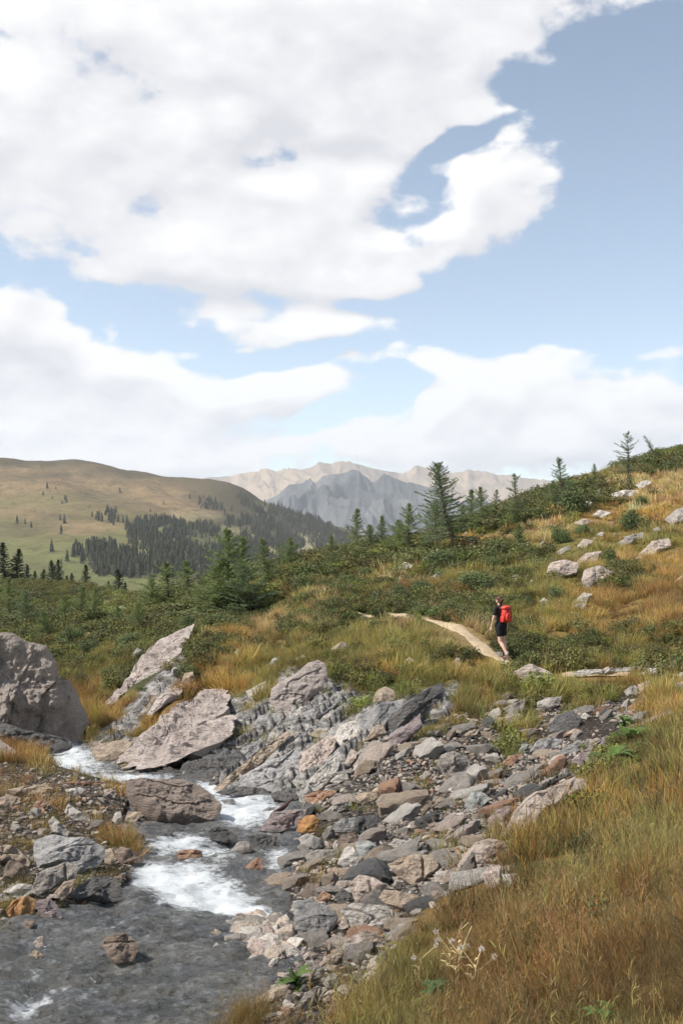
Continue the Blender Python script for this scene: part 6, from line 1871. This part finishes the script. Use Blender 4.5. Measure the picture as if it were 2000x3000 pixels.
b = bmesh.new()
capsule(b, (0, .01, .97), (0, .035, 1.14), .128, .124)
capsule(b, (-.055, .045, 1.29), (.055, .045, 1.29), .118, .118)
capsule(b, (-.155, .04, 1.378), (.155, .04, 1.378), .062, .062)
capsule(b, (0, .045, 1.36), (0, .055, 1.425), .085, .062)
capsule(b, (-.06, .01, .94), (.06, .01, .94), .115, .115)
for s, (sh, el_, wr) in arms.items():
    m1 = Vector(sh).lerp(Vector(el_), .52)
    capsule(b, sh, m1, .064, .058)
fused('shirt', b, SHIRT, .009, person, 3)
b = bmesh.new()
capsule(b, (-.06, .01, .90), (.06, .01, .90), .122, .122)
for s in 'LR':
    m1 = Vector(sol[s + 'hip']).lerp(Vector(sol[s + 'knee']), .50)
    capsule(b, sol[s + 'hip'], m1, .100, .092)
fused('shorts', b, SHORTS, .009, person, 3)
b = bmesh.new()
ellip(b, (0, .068, 1.618), (.086, .096, .100)); ellip(b, (0, .02, 1.57), (.074, .06, .09)); ellip(b, (0, -.03, 1.60), (.04, .04, .042)); ellip(b, (0, .02, 1.50), (.045, .035, .05))
fused('hair', b, HAIR, .008, person, 2)
for s in 'LR':
    ax_, ay_, az_ = sol[s + 'ank']
    b = bmesh.new()
    zf = max(.04, az_ - .070)
    capsule(b, (ax_, ay_ - .035, az_ - .045), (ax_, ay_ + .15, zf), .044, .038); capsule(b, (ax_, ay_, az_ + .01), (ax_, ay_ - .01, az_ - .04), .043, .044)
    so = fused('shoe', b, SHOE, .008, person, 2)
    b = bmesh.new()
    capsule(b, (ax_, ay_ - .045, az_ - .082), (ax_, ay_ + .16, zf - .030), .026, .022)
    fused('sole', b, SOLE, .008, so, 1)
    b = bmesh.new(); capsule(b, (ax_, ay_, az_ + .075), (ax_, ay_, az_ + .01), .038, .038); fused('sock', b, SOCK, .008, person, 1)
for s in (-1, 1):
    b = bmesh.new(); ellip(b, (s * .03, .166, 1.602), (.013, .008, .008), sub=2)
    me = bpy.data.meshes.new('eye'); b.to_mesh(me); b.free(); me.materials.append(EYE); link('eye', me, parent=person)
b = bmesh.new(); ellip(b, (0, .176, 1.535), (.024, .008, .007), sub=2)
me = bpy.data.meshes.new('mouth'); b.to_mesh(me); b.free(); me.materials.append(LIP); link('mouth', me, parent=person)

feet = hit(1163, 1516)
yaw = math.atan2(.60, .80)      # heading left and away
body = Matrix.Translation(feet + Vector((0, 0, .01))) @ Matrix.Rotation(yaw, 4, 'Z') @ Matrix.Translation((0, .20, 0))
person.matrix_world = body


# rucksack
def superbox(c, r, e=4.0, sub=4):
    bmx = bmesh.new()
    bmesh.ops.create_icosphere(bmx, subdivisions=sub, radius=1.0)
    for v in bmx.verts:
        d = v.co.normalized()
        q = (abs(d.x) ** e + abs(d.y) ** e + abs(d.z) ** e) ** (-1 / e)
        p = d * q
        n_ = .03 * math.sin(9 * p.x + 3) * math.cos(7 * p.z)
        v.co = Vector((c[0] + p.x * r[0] * (1 + n_), c[1] + p.y * r[1] * (1 + n_), c[2] + p.z * r[2]))
    return bmx


def part(name, bmx, m_, parent):
    me = bpy.data.meshes.new(name); bmx.to_mesh(me); bmx.free(); me.materials.append(m_)
    me.polygons.foreach_set('use_smooth', np.ones(len(me.polygons), bool))
    return link(name, me, parent=parent)


RED = plain_mat('red_nylon', (0.58, 0.035, 0.025), .55, .18, 22, .008, .4)
RED2 = plain_mat('orange_red_nylon', (0.66, 0.06, 0.035), .55, .15, 22, .008, .4)
STRAP = plain_mat('dark_webbing', (0.10, 0.02, 0.02), .8, .2, 40, .003)
pack = bpy.data.objects.new('backpack', None); C.objects.link(pack)
pack.matrix_world = body @ Matrix.Translation((0, -.07, 1.03)) @ Matrix.Diagonal((.92, .85, .88, 1))
part('pack_bag', superbox((0, -.13, .20), (.155, .125, .235), 2.5), RED, pack)
part('lid', superbox((0, -.12, .425), (.15, .12, .065), 3.0), RED2, pack)
part('front_pocket', superbox((0, -.245, .15), (.115, .05, .13), 3.0), RED2, pack)
for s in (-1, 1):
    part('side_pocket', superbox((s * .155, -.12, .08), (.025, .08, .10), 3.0, 3), RED, pack)
    bmx = bmesh.new()
    pts = [(s * .085, -.02, .36), (s * .095, .06, .425), (s * .10, .15, .40), (s * .11, .185, .30), (s * .125, .16, .16), (s * .13, .03, .04)]
    for p0, p1 in zip(pts, pts[1:]): capsule(bmx, p0, p1, .022, .022)
    part('shoulder_strap', bmx, STRAP, pack)
bmx = bmesh.new()
pts = [(-.13, -.03, .0), (-.15, .10, -.02), (0, .205, -.03), (.15, .10, -.02), (.13, -.03, .0)]
for p0, p1 in zip(pts, pts[1:]): capsule(bmx, p0, p1, .016, .016)
part('hip_belt', bmx, STRAP, pack)
for x_ in (-.06, .06):
    bmx = bmesh.new()
    for p0, p1 in (((x_, -.25, .44), (x_, -.285, .30)), ((x_, -.20, .47), (x_, -.25, .44)), ((x_, -.295, .30), (x_, -.30, .12))): capsule(bmx, p0, p1, .008, .008)
    part('lid_strap', bmx, STRAP, pack)
tag(pack, 'bright red rucksack on the hiker’s back', 'backpack')

# ------------------------------------------------------------------ driftwood on the plum slab
w0, w1 = p2((1290, 690), (1462, 612))
a_, b_2 = on_water(*w0), on_water(*w1)
bmx = bmesh.new()
N = 14
prevp = None
for i in range(N):
    t0, t1 = i / N, (i + 1) / N
    f = lambda t: Vector((a_[0] + (b_2[0] - a_[0]) * t, a_[1] + (b_2[1] - a_[1]) * t * .8, zw(a_[0], a_[1]) + .13 + .05 * t + .012 * math.sin(9 * t)))
    r = lambda t: .045 * (1 - .45 * abs(2 * t - .9)) + .006 * math.sin(13 * t)
    capsule(bmx, f(t0), f(t1), r(t0), r(t1))
WOOD = plain_mat('wet_wood', (0.085, 0.045, 0.032), .7, .4, 30, .02)
dw = fused('driftwood', bmx, WOOD, .012, None, 2)
tag(dw, 'dark red brown driftwood stick lying across the stones in the stream', 'driftwood')


# ------------------------------------------------------------------ thistles, leafy weeds in the near grass
STALK = plain_mat('straw_stalk', (0.50, 0.40, 0.20), .8, .2, 30, .004)
FLUFF = plain_mat('seed_fluff', (0.62, 0.55, 0.50), .95, .2, 60, .01)
HEAD = plain_mat('brown_seed_head', (0.26, 0.17, 0.11), .9, .3, 50, .008)
LEAF = plant_mat('weed_leaf', .3, tinted=False, base=(0.10, 0.155, 0.042), var=.25)
LEAFD = plant_mat('dark_weed_leaf', .25, tinted=False, base=(0.055, 0.115, 0.050), var=.2)


def thistle(u, v, vtop, label, heads, fluffy):
    h = hit(u, v); hgt = (v - vtop) / F * h.y
    e = bpy.data.objects.new('thistle', None); C.objects.link(e); e.location = h
    rg = np.random.default_rng(int(u))
    Vs, Qs = [], []
    tips = []
    top = np.array([rg.normal(0, .04), 0, hgt])
    mids = [np.array([0, 0, -.05]), np.array([.01, 0, hgt * .4]), np.array([top[0] * .6, .01, hgt * .75]), top]
    for a0, a1 in zip(mids, mids[1:]): tube(Vs, Qs, a0, a1, .0065, .005, 6)
    tips.append(top)
    for i in range(heads - 1):
        t = rg.uniform(.35, .9); p0 = np.array([0.01, 0, hgt * t]); az = i * 2.4
        p1 = p0 + np.array([math.cos(az) * .10, math.sin(az) * .06, .09]) * rg.uniform(.7, 1.3)
        tube(Vs, Qs, p0, p1, .004, .003, 5); tips.append(p1)
    me = mesh_from('stalk', Vs, Qs); me.materials.append(STALK); link('stalk', me, parent=e)
    for p in tips:
        n = 110 if fluffy else 60
        rr = .026 if fluffy else .017
        d = rg.normal(0, 1, (n, 3)); d /= np.linalg.norm(d, axis=1, keepdims=True)
        t = np.cross(d, rg.normal(0, 1, (n, 3))); t /= np.linalg.norm(t, axis=1, keepdims=True)
        V = np.stack([p + d * rr * .2 - t * .002, p + d * rr * .2 + t * .002, p + d * rr * rg.uniform(.7, 1.25, (n, 1))], 1).reshape(-1, 3)
        me = mesh_from('seed_head', V, np.arange(3 * n).reshape(-1, 3), smooth=False); me.materials.append(FLUFF if fluffy else HEAD)
        link('seed_head', me, parent=e)
    for i in range(7):
        z = hgt * (.1 + .1 * i); az = i * 2.2
        dv = np.array([math.cos(az), math.sin(az), .5]); sd_ = np.array([-math.sin(az), math.cos(az), 0])
        L_ = .10 * (1 - i * .08)
        p = np.array([0, 0, z])
        V = [p, p + dv * L_ * .5 + sd_ * L_ * .16, p + dv * L_ + np.array([0, 0, -.03]), p + dv * L_ * .5 - sd_ * L_ * .16]
        me = mesh_from('leaf', V, [(0, 1, 2, 3)], smooth=False); me.materials.append(STALK); link('leaf', me, parent=e)
    tag(e, label, 'thistle')


thistle(1050, 2260, 2125, 'tall straw coloured thistle skeleton in the near grass', 5, False)
thistle(1088, 2270, 2180, 'thistle with white fluffy seed heads in the near grass', 3, True)
thistle(1030, 2235, 2160, 'brown headed thistle beside the tall straw thistle', 4, True)
thistle(960, 2250, 2200, 'short thistle with pale fluff left of the tall straw thistle', 2, True)


def weed(u, v, size, n, label, m_, upright=.6):
    h = hit(u, v)
    e = bpy.data.objects.new('leafy_weed', None); C.objects.link(e); e.location = h
    rg = np.random.default_rng(int(u + v))
    for i in range(n):
        az = i * 2.399 + rg.normal(0, .2); el_ = rg.uniform(.15, 1.1) * upright + .2; L_ = size * rg.uniform(.6, 1.1)
        pts = []
        p = np.array([0, 0, size * .12 * i / n * 3]); e2 = el_
        sd_ = np.array([-math.sin(az), math.cos(az), 0])
        V, Q = [], []
        for s in range(6):
            t = s / 5
            wd_ = L_ * .17 * math.sin(math.pi * min(1, t * .93 + .06)) ** .7 * (1.15 if s % 2 else .8)
            V += [p - sd_ * wd_, p + np.array([0, 0, -.12 * wd_]), p + sd_ * wd_]
            p = p + np.array([math.cos(az) * math.cos(e2), math.sin(az) * math.cos(e2), math.sin(e2)]) * L_ / 5
            e2 -= .28
        for s in range(5):
            i0 = 3 * s
            Q += [(i0, i0 + 1, i0 + 4, i0 + 3), (i0 + 1, i0 + 2, i0 + 5, i0 + 4)]
        me = mesh_from('leaf', V, Q); me.materials.append(m_); link('leaf', me, parent=e)
    tag(e, label, 'weed')


weed(1000, 2285, .17, 16, 'deep green leafy weed in the near grass beside the thistles', LEAFD, 1.0)
weed(1215, 2165, .15, 10, 'light green leafy weed in the rusty grass', LEAF)
weed(1390, 2340, .14, 9, 'small green leafy weed at the bottom of the bank', LEAF)
weed(1405, 1765, .42, 22, 'bright green leafy plant over the gully edge', LEAF, .9)
weed(1450, 1715, .40, 18, 'bright green leafy plant further along the gully edge', LEAF, .9)
weed(1430, 1668, .34, 14, 'green leafy plant between the gully slabs', LEAF, .7)
weed(680, 2270, .20, 14, 'green grassy weed on the near shore rocks', LEAF, 1.2)


# ------------------------------------------------------------------ haze: the air of the valley
hz_me = bpy.data.meshes.new('haze')
bm = bmesh.new()
bmesh.ops.create_cube(bm, size=1.0)
for vtx in bm.verts:
    vtx.co = Vector((vtx.co.x * 30000, 6400 + vtx.co.y * 13400, -960 + (vtx.co.z + .5) * 1880))
bm.to_mesh(hz_me); bm.free()
hm = bpy.data.materials.new('thin_air'); hm.use_nodes = True
k = NT(hm.node_tree)
pv = k.n('ShaderNodeVolumePrincipled', {'Color': (0.86, 0.91, 1.0, 1), 'Density': 0.000052, 'Anisotropy': 0.1})
k.n('ShaderNodeOutputMaterial', {'Volume': pv.outputs[0]})
haze = tag(link('haze', hz_me, hm), 'thin pale haze filling the valley air', 'haze', kind='stuff')
